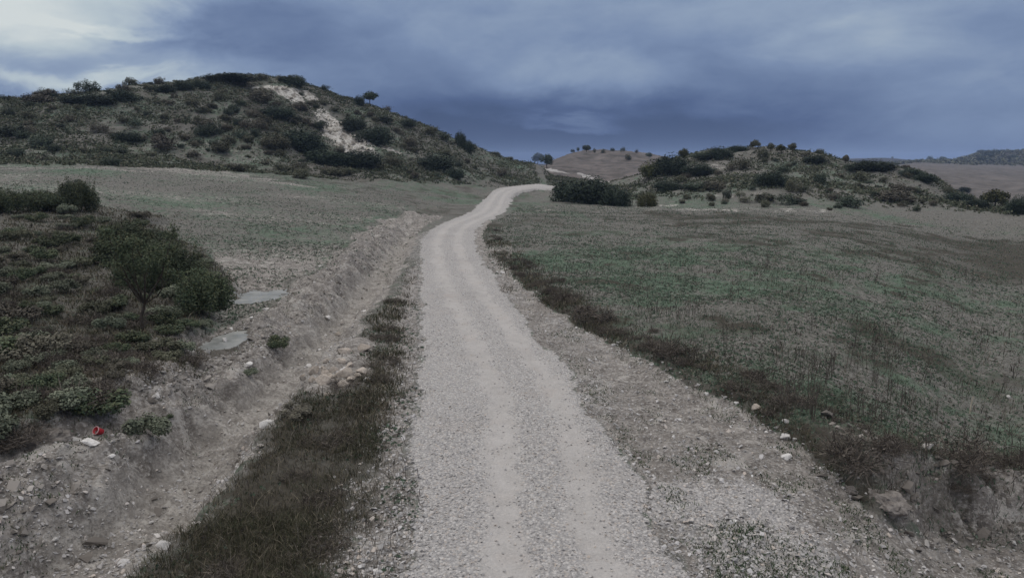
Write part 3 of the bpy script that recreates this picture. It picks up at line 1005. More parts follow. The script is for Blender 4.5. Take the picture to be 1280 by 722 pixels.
# skyline and slope of the left hill
named('bush', [
    (92, 129, 42, 11, EG, 'long dark bush at the left end of the left hill skyline'),
    (124, 130, 46, 14, EG, 'long dark bush on the left hill skyline, middle of three in a row'),
    (152, 127, 36, 17, EG, 'dark bush on the left hill skyline, highest of three in a row'),
    (208, 114, 24, 11, EG, 'small dark bush beginning the rising skyline hedge of the left hill'),
    (230, 112, 28, 12, EG, 'dark bush in the middle of the rising skyline hedge of the left hill'),
    (252, 109, 26, 12, EG, 'dark bush at the upper end of the rising skyline hedge of the left hill'),
    (290, 104, 60, 11, EG, 'wide low dark bush just left of the left hill summit'),
    (369, 109, 30, 14, EG, 'round dark bush on the summit beside the upper pale scar'),
    (353, 104, 14, 9, EG, 'small dark bush touching the round summit bush'),
    (468, 180, 44, 25, EG, 'large dark bush in the middle of the pale scar on the left hill'),
    (452, 206, 56, 22, EG, 'wide dark bush at the foot of the pale scar on the left hill'),
    (490, 207, 30, 12, OL, 'low olive bush right of the bush at the foot of the pale scar'),
    (546, 212, 46, 22, EG, 'bright green bush low on the right flank of the left hill'),
    (442, 163, 34, 18, EG, 'dark bush above the pale scar on the left hill'),
    (568, 222, 26, 15, EG, 'dark bush at the lowest right foot of the left hill'),
    (376, 188, 56, 30, EG, 'broad dark thicket left of the pale scar on the left hill'),
    (405, 205, 60, 20, EG, 'broad dark thicket below left of the pale scar'),
    (345, 186, 40, 20, OL, 'olive thicket in the middle of the left hill slope'),
    (348, 148, 46, 16, EG, 'dark thicket under the summit of the left hill'),
    (160, 175, 38, 14, EG, 'dark low bush in the middle of the open left part of the left hill'),
    (584, 188, 20, 16, EG, 'bush under the upright bush on the right shoulder of the left hill'),
    (575, 182, 16, 20, EG, 'upright dark bush on the right shoulder of the left hill'),
    (449, 131, 15, 13, EG, 'rounded dark bush beside the lone skyline tree of the left hill'),
])
named('shrub', [
    (327, 97, 10, 6, EG, 'small dark shrub alone on the summit line of the left hill'),
    (407, 114, 15, 8, EG, 'small dark shrub on the skyline right of the summit'),
    (376, 117, 10, 6, EG, 'small shrub on the upper pale scar below the summit bush'),
    (2, 127, 22, 10, EG, 'dark shrub cut by the left edge on the hill skyline'),
    (11, 148, 14, 14, EG, 'dark shrub near the left edge below the hill skyline'),
    (12, 172, 34, 16, EG, 'wide dark shrub near the left edge in mid slope'),
    (480, 153, 22, 9, EG, 'low shrub on the descending skyline right of the lone tree'),
    (509, 159, 28, 11, EG, 'low wide shrub halfway down the descending skyline'),
    (538, 168, 26, 12, OL, 'olive shrub on the lower part of the descending skyline'),
    (556, 176, 20, 12, EG, 'dark shrub just left of the upright bush on the hill shoulder'),
])
named('tree', [
    (463, 131, 17, 18, EG, 'small round-headed tree with a bare trunk on the left hill skyline'),
    (672, 205, 17, 13, EG, 'left of two round dark trees where the left hill runs out'),
    (684, 211, 18, 17, EG, 'right of two round dark trees where the left hill runs out'),
])
# middle hill
named('tree', [
    (733, 190, 12, 9, EG, 'largest dark round tree on the crest of the middle hill'),
    (991, 193, 11, 14, OL, 'lollipop-shaped little tree on the right knoll skyline'),
    (976, 191, 11, 11, YE, 'ragged little tree just left of the lollipop-shaped tree'),
    (963, 188, 9, 10, OL, 'thin small tree left of the ragged one on the knoll skyline'),
    (944, 187, 12, 11, OL, 'small grey-green tree on the very top of the right knoll'),
    (1057, 205, 7, 10, BR, 'tiny bare-looking tree on the skyline between two dark bushes'),
    (1243, 260, 28, 24, YE, 'yellow-green tree at the right end of the knoll'),
    (855, 202, 14, 15, YE, 'yellow-green tree behind the big dark thicket on the knoll'),
])
named('shrub', [
    (716, 190, 5, 4, EG, 'tiny tree-like shrub at the left of the middle hill crest'),
    (723, 189, 5, 5, EG, 'tiny shrub just left of the largest tree on the middle hill'),
    (743, 191, 5, 6, OL, 'tiny olive shrub just right of the largest tree on the middle hill'),
    (754, 192, 6, 6, OL, 'small olive shrub among stones on the middle hill crest'),
    (766, 189, 6, 5, EG, 'small dark shrub on the highest point of the middle hill'),
    (779, 190, 9, 7, EG, 'dark shrub on the right part of the middle hill crest'),
    (785, 200, 9, 8, OL, 'round olive shrub below the crest of the middle hill'),
    (796, 192, 7, 6, BR, 'brownish shrub on the falling right crest of the middle hill'),
    (811, 196, 8, 6, EG, 'dark shrub low on the right end of the middle hill crest'),
])
# right knoll
named('bush', [
    (711, 252, 50, 30, EG, 'left lobe of the great dark bush beside the road bend'),
    (738, 255, 62, 38, EG, 'tallest bush of the great dark clump beside the road bend'),
    (768, 257, 40, 26, EG, 'right lobe of the great dark bush beside the road bend'),
    (809, 258, 24, 19, YE, 'round yellowish bush right of the great dark clump'),
    (832, 239, 36, 17, EG, 'dark bush above the round yellowish bush'),
    (815, 222, 40, 22, YE, 'left yellow-green end of the big thicket on the knoll'),
    (838, 219, 46, 28, EG, 'big dark thicket on the left flank of the knoll'),
    (873, 219, 40, 18, EG, 'dark bush right of the big thicket on the knoll'),
    (880, 200, 26, 11, EG, 'left half of the long dark skyline bush of the knoll'),
    (899, 199, 32, 16, EG, 'right half of the long dark skyline bush of the knoll'),
    (922, 188, 26, 8, EG, 'low dark bush at the left of the knoll top'),
    (963, 233, 38, 24, EG, 'dark bush in the centre of the knoll slope'),
    (1018, 204, 28, 13, EG, 'oval dark bush on the skyline right of the lollipop tree'),
    (1090, 215, 60, 15, EG, 'long oval dark bush on the right skyline of the knoll'),
    (1064, 212, 20, 10, EG, 'small dark bush at the left of the long oval bush'),
    (1137, 219, 26, 11, EG, 'upper bush of a pair sloping down the right end of the knoll'),
    (1155, 226, 26, 12, EG, 'lower bush of a pair sloping down the right end of the knoll'),
    (1195, 254, 40, 15, EG, 'long dark bush at the right foot of the knoll'),
    (1220, 262, 34, 13, EG, 'dark bush joining the long bush at the right foot of the knoll'),
    (1272, 268, 30, 26, EG, 'dark bush cut by the right edge beyond the right field'),
    (1205, 240, 16, 7, EG, 'lone small dark bush in the pale valley at the right'),
    (1186, 243, 14, 12, OL, 'olive bush above the long bush at the right foot of the knoll'),
])
named('shrub', [
    (908, 249, 10, 13, EG, 'small upright dark shrub left of the centre of the knoll'),
    (953, 200, 16, 16, OL, 'tall olive shrub just under the knoll top'),
    (980, 218, 14, 10, EG, 'dark shrub between the skyline trees and the central bush'),
    (1026, 231, 20, 17, EG, 'dark shrub right of the central bush of the knoll'),
    (992, 240, 20, 18, OL, 'shrub touching the right side of the central knoll bush'),
    (1040, 246, 14, 6, EG, 'low flat shrub in the dry grass under the knoll'),
    (858, 249, 12, 8, OL, 'small rounded shrub on the bare foot of the knoll'),
    (872, 236, 44, 9, EG, 'long low dark shrub on the left slope of the knoll'),
    (1120, 252, 44, 16, BR, 'wide brownish shrub on the right slope of the knoll'),
    (1092, 248, 14, 10, EG, 'dark little shrub left of the wide brownish shrub'),
    (1145, 264, 10, 7, EG, 'small dark shrub at the foot of the right slope'),
    (1075, 225, 22, 14, OL, 'olive shrub under the long oval skyline bush'),
])
GRP_F = 'trees dotting the far right ridge'
for i in range(34):
    px = random.uniform(1060, 1290)
    x, y, t = on_ground(px, random.uniform(190, 202))
    if t < 700:
        continue
    w = random.uniform(5, 13)
    shrub_at(x, y, w, w * random.uniform(.5, .8), EG, 'dark tree dotting the far right ridge, too distant to tell apart', GRP_F, 'distant_tree', 'tree')
# scattered shrubs of the slopes: too alike to tell apart
GRP_L = 'shrubs scattered over the left hill'
GRP_R = 'shrubs scattered over the right knoll'


def scatter(n, area, kinds, wr, label, group, name, gap=0.5, hk=(0.45, 0.75), tries=12000, dens=None):
    done, t = 0, 0
    while done < n and t < tries:
        t += 1
        px, py = random.uniform(area[0], area[2]), random.uniform(area[1], area[3])
        if dens is not None and random.random() > dens(px, py):
            continue
        x, y, tt = on_ground(px, py)
        if not (area[4] < math.hypot(x, y) < area[5]):
            continue
        w = random.uniform(*wr) * (0.6 + 0.8 * random.random() ** 2)
        if px > 370 and math.hypot(x, y) > 163 and x < 6 and random.random() < .93:
            continue
        if any((x - a) ** 2 + ((y - b) * .6) ** 2 < ((w * .5 + c) * gap) ** 2 for a, b, c in OCC):
            continue
        if any(math.hypot((x - a) / (rx + w * .3), (y - b) / (ry + w * .3)) < 1 for a, b, rx, ry in BARE_HILL) and random.random() < .97:
            continue
        OCC.append((x, y, w * .5))
        k = random.choice(kinds)
        shrub_at(x, y, w, w * random.uniform(*hk), k, label, group, name)
        done += 1


def hill_density(px, py):
    right = 0.25 + 0.75 * min(1, max(0, (px - 150) / 250))
    low = 0.45 if py > 196 else 1.0
    return right * low


scatter(212, (0, 98, 640, 224, 106, 205), [EG, OL, OL, OL, BR, BR, EG], (1.1, 4.0), 'low dark olive or brownish shrub scattered on the left hill slope', GRP_L, 'shrub', dens=hill_density)
scatter(72, (790, 190, 1240, 268, 92, 190), [EG, OL, BR, OL, BR], (1.0, 2.8), 'low olive or brownish shrub scattered on the dry slope of the right knoll', GRP_R, 'shrub')

# ------------------------------------------------------------------ foreground scrub on the left
def standing(name, label, cat, x, y, group=None, rz=None):
    root = link(name, None)
    root.location = (x, y, gz(x, y))
    root.rotation_euler = (0, 0, random.uniform(0, 6.28) if rz is None else rz)
    return tag(root, label, cat, group)


def big_bush(px, py, wp, hp, mat, label, seed, n=9000, leaf=0.045, wy=0.8, nl=14, name='bush', cat='bush', spiky=0):
    x, y, w, h = spot(px, py, wp, hp)
    OCC.append((x, y, w * .45))
    root = standing(name, label, cat, x, y, rz=0)
    L = [(a, b * wy, c, d, e * wy, k) for a, b, c, d, e, k in lobes(w, h, nl, seed)]
    parts = [leaves(L, int(n * 1.7), leaf * 1.15, seed, up=.3, shell=.5, aspect=.45)]
    g = np.random.default_rng(seed + 1)
    for i in range(spiky):                       # long whippy shoots that break the outline
        a, q = g.random() * 6.28, w * .46 * g.random() ** .5
        z0 = h * (.5 + .35 * g.random()) * (1 - .35 * q / (w * .5))
        bx, by = q * math.cos(a), q * math.sin(a) * wy
        ln = h * (.22 + .28 * g.random())
        dx, dy = math.cos(a) * .45 * g.random(), math.sin(a) * .45 * g.random()
        parts.append(leaves([(bx + dx * ln * t, by + dy * ln * t, z0 + ln * t, .05 + .1 * (1 - t), .05 + .1 * (1 - t), ln * .16) for t in (0, .25, .5, .75, 1)], 70, leaf * .85, seed + 31 * i, up=.3, aspect=.4))
    v, f = join(parts)
    link('foliage', np_mesh('foliage', v, f, MAT[mat]), root)
    v, f = limbs(h, w * .36, 6, seed + 3, max(.03, h * .018), .16, .7)
    link('branches', np_mesh('branches', v, f, MAT['bark'], True), root)
    return root


big_bush(96, 264, 48, 46, 'sprig', 'tall ragged bush standing against the left field, right end of its row', 11, spiky=26)
big_bush(48, 264, 64, 30, 'sprig', 'lower bush of the row against the left field, next to the tall one', 12, spiky=12)
big_bush(6, 266, 56, 34, 'sprig', 'bush of the row against the left field, cut by the left edge', 13, spiky=12)
big_bush(158, 325, 74, 52, 'sprig', 'dark bush behind the thin-trunked shrubby tree, nearest the field', 14, spiky=18, n=11000)
big_bush(212, 362, 84, 72, 'sprig', 'big rounded dark bush on top of the scrub bank beside the grazed field', 15, spiky=22, n=14000, leaf=.04)
big_bush(252, 392, 64, 62, 'sprig', 'dark bush at the right end of the scrub bank, above the puddles', 16, spiky=30, n=10000, leaf=.04)


def thin_tree(px, py, wp, hp, label, seed):
    x, y, w, h = spot(px, py, wp, hp)
    root = standing('tree', label, 'tree', x, y, rz=0)
    g = random.Random(seed)
    tops = []
    fork = Vector((.10, .02, h * .26))
    parts = [tube([(0, 0, -.1), (-.05, 0, h * .13), fork], [.07, .055, .045])]
    for i in range(11):
        a = i * 2.4
        e = Vector((math.cos(a) * w * .46 * g.uniform(.35, 1), math.sin(a) * w * .38, h * g.uniform(.42, .96)))
        m = fork.lerp(e, .45) + Vector((g.uniform(-.12, .12), 0, -.05 * h))
        parts.append(tube([fork, m, e], [.034, .022, .006], 5))
        for q in range(2):
            b = m.lerp(e, g.uniform(.1, .7))
            e2 = b + Vector((g.uniform(-.5, .5), g.uniform(-.4, .4), g.uniform(.05, .5)))
            parts.append(tube([b, b.lerp(e2, .5), e2], [.014, .010, .004], 4))
            tops.append(e2)
        tops.append(e)
    v, f = join(parts)
    link('trunk', np_mesh('trunk', v, f, MAT['bark'], True), root)
    L = [(p.x, p.y, p.z, w * g.uniform(.06, .15), w * g.uniform(.06, .14), h * g.uniform(.05, .10)) for p in tops]
    v, f = leaves(L, 8500, .04, seed, up=.3, shell=.7, aspect=.42)
    link('crown', np_mesh('crown', v, f, MAT['sprig']), root)


thin_tree(180, 414, 110, 136, 'shrubby tree with a thin bare trunk standing in the left scrub', 23)
OCC.append((-13.5, 25.5, .6))

# low leafy shrubs of the scrub: a few kinds, each copied with its own turn and size
LOW = []
for s in range(6):
    g = np.random.default_rng(700 + s)
    L = []
    for i in range(11):
        a, q = g.random() * 6.28, .42 * g.random() ** .6
        L.append((q * math.cos(a), q * math.sin(a), .16 + .26 * g.random() * (1 - q), .13 + .08 * g.random(), .13 + .08 * g.random(), .10 + .08 * g.random()))
    v, f = leaves(L, 2400, .029, 710 + s, up=.7, shell=.5, aspect=.62)
    me = np_mesh('low_shrub', v, f, MAT[('sage', 'sprig', 'brownish', 'sage', 'olive', 'sprig')[s]])
    LOW.append(me)
GRP_S = 'low leafy shrubs of the left scrub'
NAMED_LOW = [
    (190, 552, 62, 44, 'leafy grey-green shrub on the edge of the dirt right of the red pot'),
    (120, 522, 84, 46, 'leafy shrub just behind the red pot'),
    (95, 505, 66, 36, 'grey-green shrub up and left of the red pot'),
    (345, 437, 34, 22, 'small green shrub on the spoil bank right of the nearer puddle'),
    (212, 528, 18, 9, 'tiny dark green plant on the pale dirt hump'),
    (312, 470, 26, 11, 'flat dark green plant on the spoil below the nearer puddle'),
    (368, 522, 52, 22, 'leafy green plant on the right lip of the ditch'),
]


def low_shrub(x, y, w, h, label, group=None):
    root = standing('low_shrub', label, 'low shrub', x, y, group)
    me = random.choice(LOW)
    o = link('foliage', me, root)
    o.scale = (w, w, h * 1.6)
    return root


for px, py, wp, hp, lb in NAMED_LOW:
    x, y, w, h = spot(px, py, wp, hp)
    OCC.append((x, y, w * .5))
    low_shrub(x, y, w, h, lb)
cnt, t = 0, 0
while cnt < 150 and t < 6000:
    t += 1
    px, py = random.uniform(-60, 330), random.uniform(268, 575)
    x, y, tt = on_ground(px, py)
    M = masks(np.array([x]), np.array([y]))
    if M['scrub'][0] < .6 or M['pud'][0] < 1.6:
        continue
    w = random.uniform(.45, 1.55)
    if any((x - a) ** 2 + (y - b) ** 2 < ((w * .5 + c) * .62) ** 2 for a, b, c in OCC):
        continue
    OCC.append((x, y, w * .5))
    low_shrub(x, y, w, w * random.uniform(.42, .72), 'low leafy shrub, one of many crowding the left scrub', GRP_S)
    cnt += 1

# brown twiggy brambles along the lip of the right-hand field
BRAM = []
for s in range(4):
    g = np.random.default_rng(800 + s)
    n = 800
    L = [(0, 0, .20, .30, .30, .26)] + [(.34 * math.cos(q), .34 * math.sin(q), .12 + .1 * g.random(), .12 + .12 * g.random(), .16, .12 + .14 * g.random()) for q in g.random(6) * 6.28]
    B = np.array(L)[g.integers(0, len(L), n)]
    dd = unit(n, g)
    base = B[:, :3] + dd * B[:, 3:] * (g.random(n) ** .5)[:, None]
    base[:, 2] = np.abs(base[:, 2])
    lean = (dd * .5 + unit(n, g) * .8 + np.array([0, 0, .35])) * (.08 + .20 * g.random(n) ** 2)[:, None]
    mid = base + lean * .55 + unit(n, g) * .02
    tip = base + lean
    side = np.cross(lean, unit(n, g))
    side /= np.linalg.norm(side, axis=1, keepdims=True)
    wd = .0055
    v = np.stack([base - side * wd, base + side * wd, mid + side * wd * .8, mid - side * wd * .8, tip], 1).reshape(-1, 3)
    b = np.arange(n)[:, None] * 5
    f1 = np.concatenate([b + [0, 1, 2], b + [0, 2, 3], b + [3, 2, 4]])
    v2, f2 = leaves(L, 700, .017, 810 + s, up=.2, shell=.6, aspect=.5)
    f2 = np.concatenate([f2[:, [0, 1, 2]], f2[:, [0, 2, 3]]])
    V, Fc = join([(v, f1), (v2, f2)])
    BRAM.append(np_mesh('bramble', V, Fc, MAT['twig']))
GRP_B = 'brown twiggy brambles along the right verge'


def bramble(x, y, w, h, label, group=None):
    o = link('bramble', random.choice(BRAM))
    o.location = (x, y, gz(x, y) - .04)
    o.scale = (w, w, h * 1.3)
    o.rotation_euler = (0, 0, random.uniform(0, 6.28))
    tag(o, label, 'bramble', group)
    OCC.append((x, y, w * .4))


for px, py, wp, hp, lb in [
    (842, 446, 62, 36, 'domed brown bramble standing alone behind the right verge'),
    (735, 398, 70, 26, 'first dark bramble at the far end of the right verge thicket'),
    (1185, 572, 110, 50, 'large grey-brown bramble on the cut bank at lower right'),
    (1090, 580, 110, 60, 'wide dark bramble at the corner of the field above the side track'),
]:
    x, y, w, h = spot(px, py, wp, hp)
    bramble(x, y, w, h, lb)
cnt = 0
for i in range(900):
    y = random.uniform(11.6, 34) if random.random() < .8 else random.uniform(34, 60)
    x = float(pchip(VY, VX, np.array([y]))[0]) + abs(random.gauss(.5, .55)) + .25
    if random.random() < .3:
        x = random.uniform(7, 12)
        y = float(np.interp(x, WX, WY)) + abs(random.gauss(.7, .6)) + .3
    w = random.uniform(.5, 1.15) * (1 if y < 34 else .8)
    if any((x - a) ** 2 + (y - b) ** 2 < ((w * .5 + c) * .45) ** 2 for a, b, c in OCC) or masks(np.array([x]), np.array([y]))['sdR'][0] < .35 * w + (.6 if x > 6.5 and y < 15 else 0):
        continue
    bramble(x, y, w, w * random.uniform(.3, .6), 'low brown twiggy bramble, one of many along the right verge', GRP_B)
    cnt += 1
    if cnt >= 80:
        break

# tall dead weed stalks in the right-hand field
STALK = []
for s in range(5):
    g = random.Random(900 + s)
    parts = []
    for q in range(g.randint(1, 3)):
        bx, by = g.uniform(-.1, .1), g.uniform(-.1, .1)
        lean = Vector((g.uniform(-.16, .16), g.uniform(-.16, .16), 1))
        parts.append(tube([(bx, by, -.05), Vector((bx, by, 0)) + lean * .5, Vector((bx, by, 0)) + lean * g.uniform(.75, 1)], [.010, .008, .004], 4))
        for i in range(7):
            t = g.uniform(.35, .95)
            p = Vector((bx, by, 0)) + lean * t * .9
            a = g.random() * 6.28
            e = p + Vector((math.cos(a) * .14, math.sin(a) * .14, .13)) * (1.3 - t)
            parts.append(tube([p, p.lerp(e, .6) + Vector((0, 0, -.01)), e], [.006, .005, .003], 3))
            v, f = tube([e, e + Vector((0, 0, .02)), e + Vector((0, 0, .035))], [.004, .012, .003], 4)
            parts.append((v, f))
    v, f = join(parts)
    STALK.append(np_mesh('weed_stalk', v, f, MAT['stalk'] if s % 2 else MAT['twig']))
GRP_W = 'dead weed stalks standing in the right field'
for i in range(330):
    px, py = random.uniform(800, 1290), random.uniform(330, 590)
    if random.random() < .35:
        px, py = random.uniform(900, 1140), random.uniform(420, 540)
    x, y, t = on_ground(px, py)
    if masks(np.array([x]), np.array([y]))['sdR'][0] < .35 or fbm(np.array([x * .3]), np.array([y * .3]), 3, 77)[0] < .46:
        continue
    o = link('weed_stalk', random.choice(STALK))
    h = random.uniform(.35, .95)
    o.location = (x, y, gz(x, y))
    o.scale = (h * 1.1, h * 1.1, h)
    o.rotation_euler = (0, 0, random.uniform(0, 6.28))
    tag(o, 'thin dead weed stalk, one of many standing in the right field', 'weed stalk', GRP_W)
GRP_C = 'brown twiggy brambles among the left scrub'
cnt, t = 0, 0
while cnt < 60 and t < 3000:
    t += 1
    x, y, tt = on_ground(random.uniform(-40, 300), random.uniform(275, 570))
    if masks(np.array([x]), np.array([y]))['scrub'][0] < .5:
        continue
    bramble(x, y, random.uniform(.8, 1.7), random.uniform(.35, .8), 'brown twiggy bramble, one of many mixed into the left scrub', GRP_C)
    cnt += 1
GRP_D = 'brown twiggy brambles on the grass strip'
for i in range(26):
    y = random.uniform(9, 30)
    x = random.uniform(float(pchip(DY, DX, np.array([y]))[0]) + 1.9, float(pchip(RY, RXL, np.array([y]))[0]) - 1.0)
    bramble(x, y, random.uniform(.5, 1.1), random.uniform(.18, .36), 'low brown tangle, one of several in the grass strip between ditch and road', GRP_D)
x, y, t = on_ground(1212, 516)
v, f = tube([(0, 0, -.1), (.02, .0, .28), (.05, .01, .52)], [.022, .020, .016], 6)
o = link('stick', np_mesh('stick', v, f, plain_mat('bleached_wood', (.3, .26, .2), (.42, .37, .3), 20), True))
o.location = (x, y, gz(x, y))
tag(o, 'pale bleached stick standing upright above the cut bank', 'stick')

# ------------------------------------------------------------------ rocks
def rock_mesh(seed, n, sx, sy, sz, mat, cut=0.0):
    g = random.Random(seed)
    bm = bmesh.new()
    for i in range(n):
        v = Vector((g.gauss(0, 1), g.gauss(0, 1), g.gauss(0, 1))).normalized() * g.uniform(.82, 1.05)
        bm.verts.new((v.x * sx, v.y * sy, v.z * sz))
    bmesh.ops.convex_hull(bm, input=bm.verts)
    bmesh.ops.delete(bm, geom=[v for v in bm.verts if not v.link_faces], context='VERTS')
    bmesh.ops.bevel(bm, geom=list(bm.edges), offset=.025, segments=1, affect='EDGES', clamp_overlap=True)
    if cut:
        bmesh.ops.triangulate(bm, faces=bm.faces[:])
        bmesh.ops.subdivide_edges(bm, edges=bm.edges[:], cuts=2, use_grid_fill=True, smooth=.3)
        for v in bm.verts:
            v.co *= 1 + g.uniform(-cut, cut)
    me = bpy.data.meshes.new('rock')
    bm.to_mesh(me)
    bm.free()
    me.materials.append(mat)
    return me


def clod_mesh(seed):
    from mathutils import noise
    bm = bmesh.new()
    bmesh.ops.create_icosphere(bm, subdivisions=4, radius=1)
    o = Vector((seed * 3.7, seed * 1.3, 0))
    for v in bm.verts:
        k = 1 + .34 * noise.noise(v.co * 1.3 + o) + .20 * noise.noise(v.co * 3.1 + o) + .13 * noise.noise(v.co * 7 + o) + .06 * noise.noise(v.co * 15 + o)
        v.co = Vector((v.co.x * .5, v.co.y * .44, v.co.z * .32)) * k
    me = bpy.data.meshes.new('rock')
    bm.to_mesh(me)
    bm.free()
    me.materials.append(MAT['clod'])
    return me


ROCK = [rock_mesh(40 + i, 13 + i % 5, .5, .38 + .03 * (i % 3), .26 + .03 * (i % 4), MAT['rock']) for i in range(7)]
TAN = [rock_mesh(60 + i, 14, .5, .42, .32, MAT['tan_rock']) for i in range(4)]
CLOD = [clod_mesh(80 + i) for i in range(4)]
SLAB = [rock_mesh(90 + i, 12, .5, .34, .09, MAT['rock']) for i in range(3)]
MARL = [rock_mesh(95 + i, 14, .5, .3, .42, MAT['marl']) for i in range(5)]


def rock(x, y, d, meshes, label, group=None, name='rock', cat='rock', sink=.12, tilt=.3):
    o = link(name, random.choice(meshes))
    o.location = (x, y, gz(x, y) + d * (.2 - sink))
    o.scale = (d, d, d)
    o.rotation_euler = (random.uniform(-tilt, tilt), random.uniform(-tilt, tilt), random.uniform(0, 6.28))
    return tag(o, label, cat, group)


for px, py, wp, ms, lb in [
    (95, 553, 24, SLAB, 'long pale slab of stone left of the red pot'),
    (113, 560, 26, SLAB, 'flat pale slab of stone directly below the red pot'),
    (198, 497, 18, ROCK, 'pale block on the left tip of the dirt hump'),
    (62, 555, 46, CLOD, 'big rounded brown clod at the edge of the scrub on the left'),
    (336, 533, 24, ROCK, 'flat rounded grey boulder on the right lip of the ditch'),
    (204, 683, 22, ROCK, 'white angular rock lowest in the ditch'),
    (982, 528, 11, ROCK, 'bright white rock on the edge of the right field'),
    (945, 509, 16, TAN, 'buff rock left of the white one on the right field edge'),
    (920, 503, 9, ROCK, 'small pale rock left of the buff one on the right field edge'),
    (883, 492, 9, ROCK, 'white rock on the right verge at the first sharp bulge'),
    (1065, 612, 14, CLOD, 'brown clod under the corner bramble by the side track'),
    (1112, 624, 44, CLOD, 'large lump of earth fallen from the cut bank'),
    (1138, 690, 9, ROCK, 'white stone lying out on the side track, lower right'),
    (1198, 688, 9, ROCK, 'white stone lying on the side track, right of the first'),
    (1268, 676, 13, ROCK, 'white stone at the right edge of the side track'),
    (1262, 497, 10, ROCK, 'single white stone in the grass near the right edge'),
    (455, 437, 24, TAN, 'large buff rock above the rubble heap beside the ditch'),
    (430, 440, 22, TAN, 'buff rock at the left of the upper rubble heap'),
    (405, 478, 26, TAN, 'largest buff boulder of the rubble heap on the ditch lip'),
    (430, 482, 20, TAN, 'buff boulder at the right of the rubble heap on the ditch lip'),
]:
    x, y, w, h = spot(px, py, wp, 5)
    rock(x, y, w * 1.05, ms, lb, sink=.27 if ms is CLOD else .12)

GR = {'edge': ('pale stones strewn along the left edge of the road', 'small pale stone, one of many strewn along the left edge of the road'),
      'spoil': ('stones lying on the spoil beside the ditch', 'pale stone lying among many on the dug earth beside the ditch'),
      'verge': ('stones along the right verge', 'pale stone in the broken line of stones along the right verge'),
      'heap': ('rubble of the heap on the ditch lip', 'buff piece of the rubble heap on the right lip of the ditch')}


def many(n, key, fn, dr, ms):
    grp, lab = GR[key]
    for i in range(n):
        x, y = fn()
        d = random.uniform(*dr) * (.55 + .9 * random.random() ** 3)
        rock(x, y, d, ms, lab, grp)


def f_edge():
    y = 9 + 22 * random.random() ** 1.6
    return float(pchip(RY, RXL, np.array([y]))[0]) - abs(random.gauss(.35, .55)), y


def f_spoil():
    y = 9.5 + 34 * random.random() ** 1.4
    return float(pchip(DY, DX, np.array([y]))[0]) + random.uniform(-3.6, 1.2), y


def f_verge():
    y = random.uniform(12, 46)
    return float(pchip(VY, VX, np.array([y]))[0]) + random.gauss(-.15, .3), y


def f_heap():
    x, y = flat(random.gauss(424, 20), random.gauss(475, 9))
    return float(x), float(y)


many(44, 'edge', f_edge, (.07, .17), ROCK)
many(72, 'spoil', f_spoil, (.12, .34), ROCK + TAN[:1])
many(74, 'verge', f_verge, (.10, .26), ROCK)
many(46, 'heap', f_heap, (.20, .46), TAN + ROCK[:1])

# slabs of marl breaking out of the scars
for bi, (cx, cy, rx, ry) in enumerate(BARE_HILL[:6]):
    for i in range(7):
        a, q = random.random() * 6.28, random.random() ** .5 * .8
        x, y = cx + rx * q * math.cos(a), cy + ry * q * math.sin(a)
        rock(x, y, random.uniform(.7, 1.9), MARL, 'pale marl outcrop breaking from the eroded scars of the left hill', 'marl outcrops of the left hill', 'outcrop', 'rock', .2, .5)

# ------------------------------------------------------------------ the red pot
def pot():
    x, y, t = on_ground(124, 543)
    root = link('pot', None)
    root.location = (x, y, gz(x, y) + .07)
    root.rotation_euler = (R(58), R(-14), R(-18))
    root.scale = (.8, .8, .8)
    tag(root, 'small red plastic pot tipped over among the shrubs on the left', 'pot')
    red, k = new_mat('red_plastic')
    principled(k, (.42, .022, .03), .55, None, spec=.4)
    pink, k = new_mat('faded_plastic')
    principled(k, (.55, .30, .30), .5, None, spec=.4)
    prof = [(.0, -.10), (.072, -.10), (.076, -.095), (.10, .095), (.10, .10), (.094, .10), (.07, -.085), (.0, -.085)]
    n = 28

    def lathe(pr):
        vs = [(r * math.cos(2 * math.pi * i / n), r * math.sin(2 * math.pi * i / n), z) for r, z in pr for i in range(n)]
        fs = [(a * n + i, a * n + (i + 1) % n, (a + 1) * n + (i + 1) % n, (a + 1) * n + i) for a in range(len(pr) - 1) for i in range(n)]
        return np.array(vs), np.array(fs)
    v, f = lathe(prof)
    link('body', np_mesh('body', v, f, red, True), root)
    v, f = lathe([(.101, .082), (.112, .084), (.113, .104), (.092, .106), (.092, .1)])
    link('rim', np_mesh('rim', v, f, pink, True), root)


pot()

# ------------------------------------------------------------------ loose stone, grass and weeds: nobody could count them
def sample(n, r0, r1, seed, amax=42):
    g = np.random.default_rng(seed)
    r = np.exp(g.uniform(math.log(r0), math.log(r1), n))
    a = R(1) * g.uniform(-amax, amax, n)
    return r * np.sin(a), r * np.cos(a), g


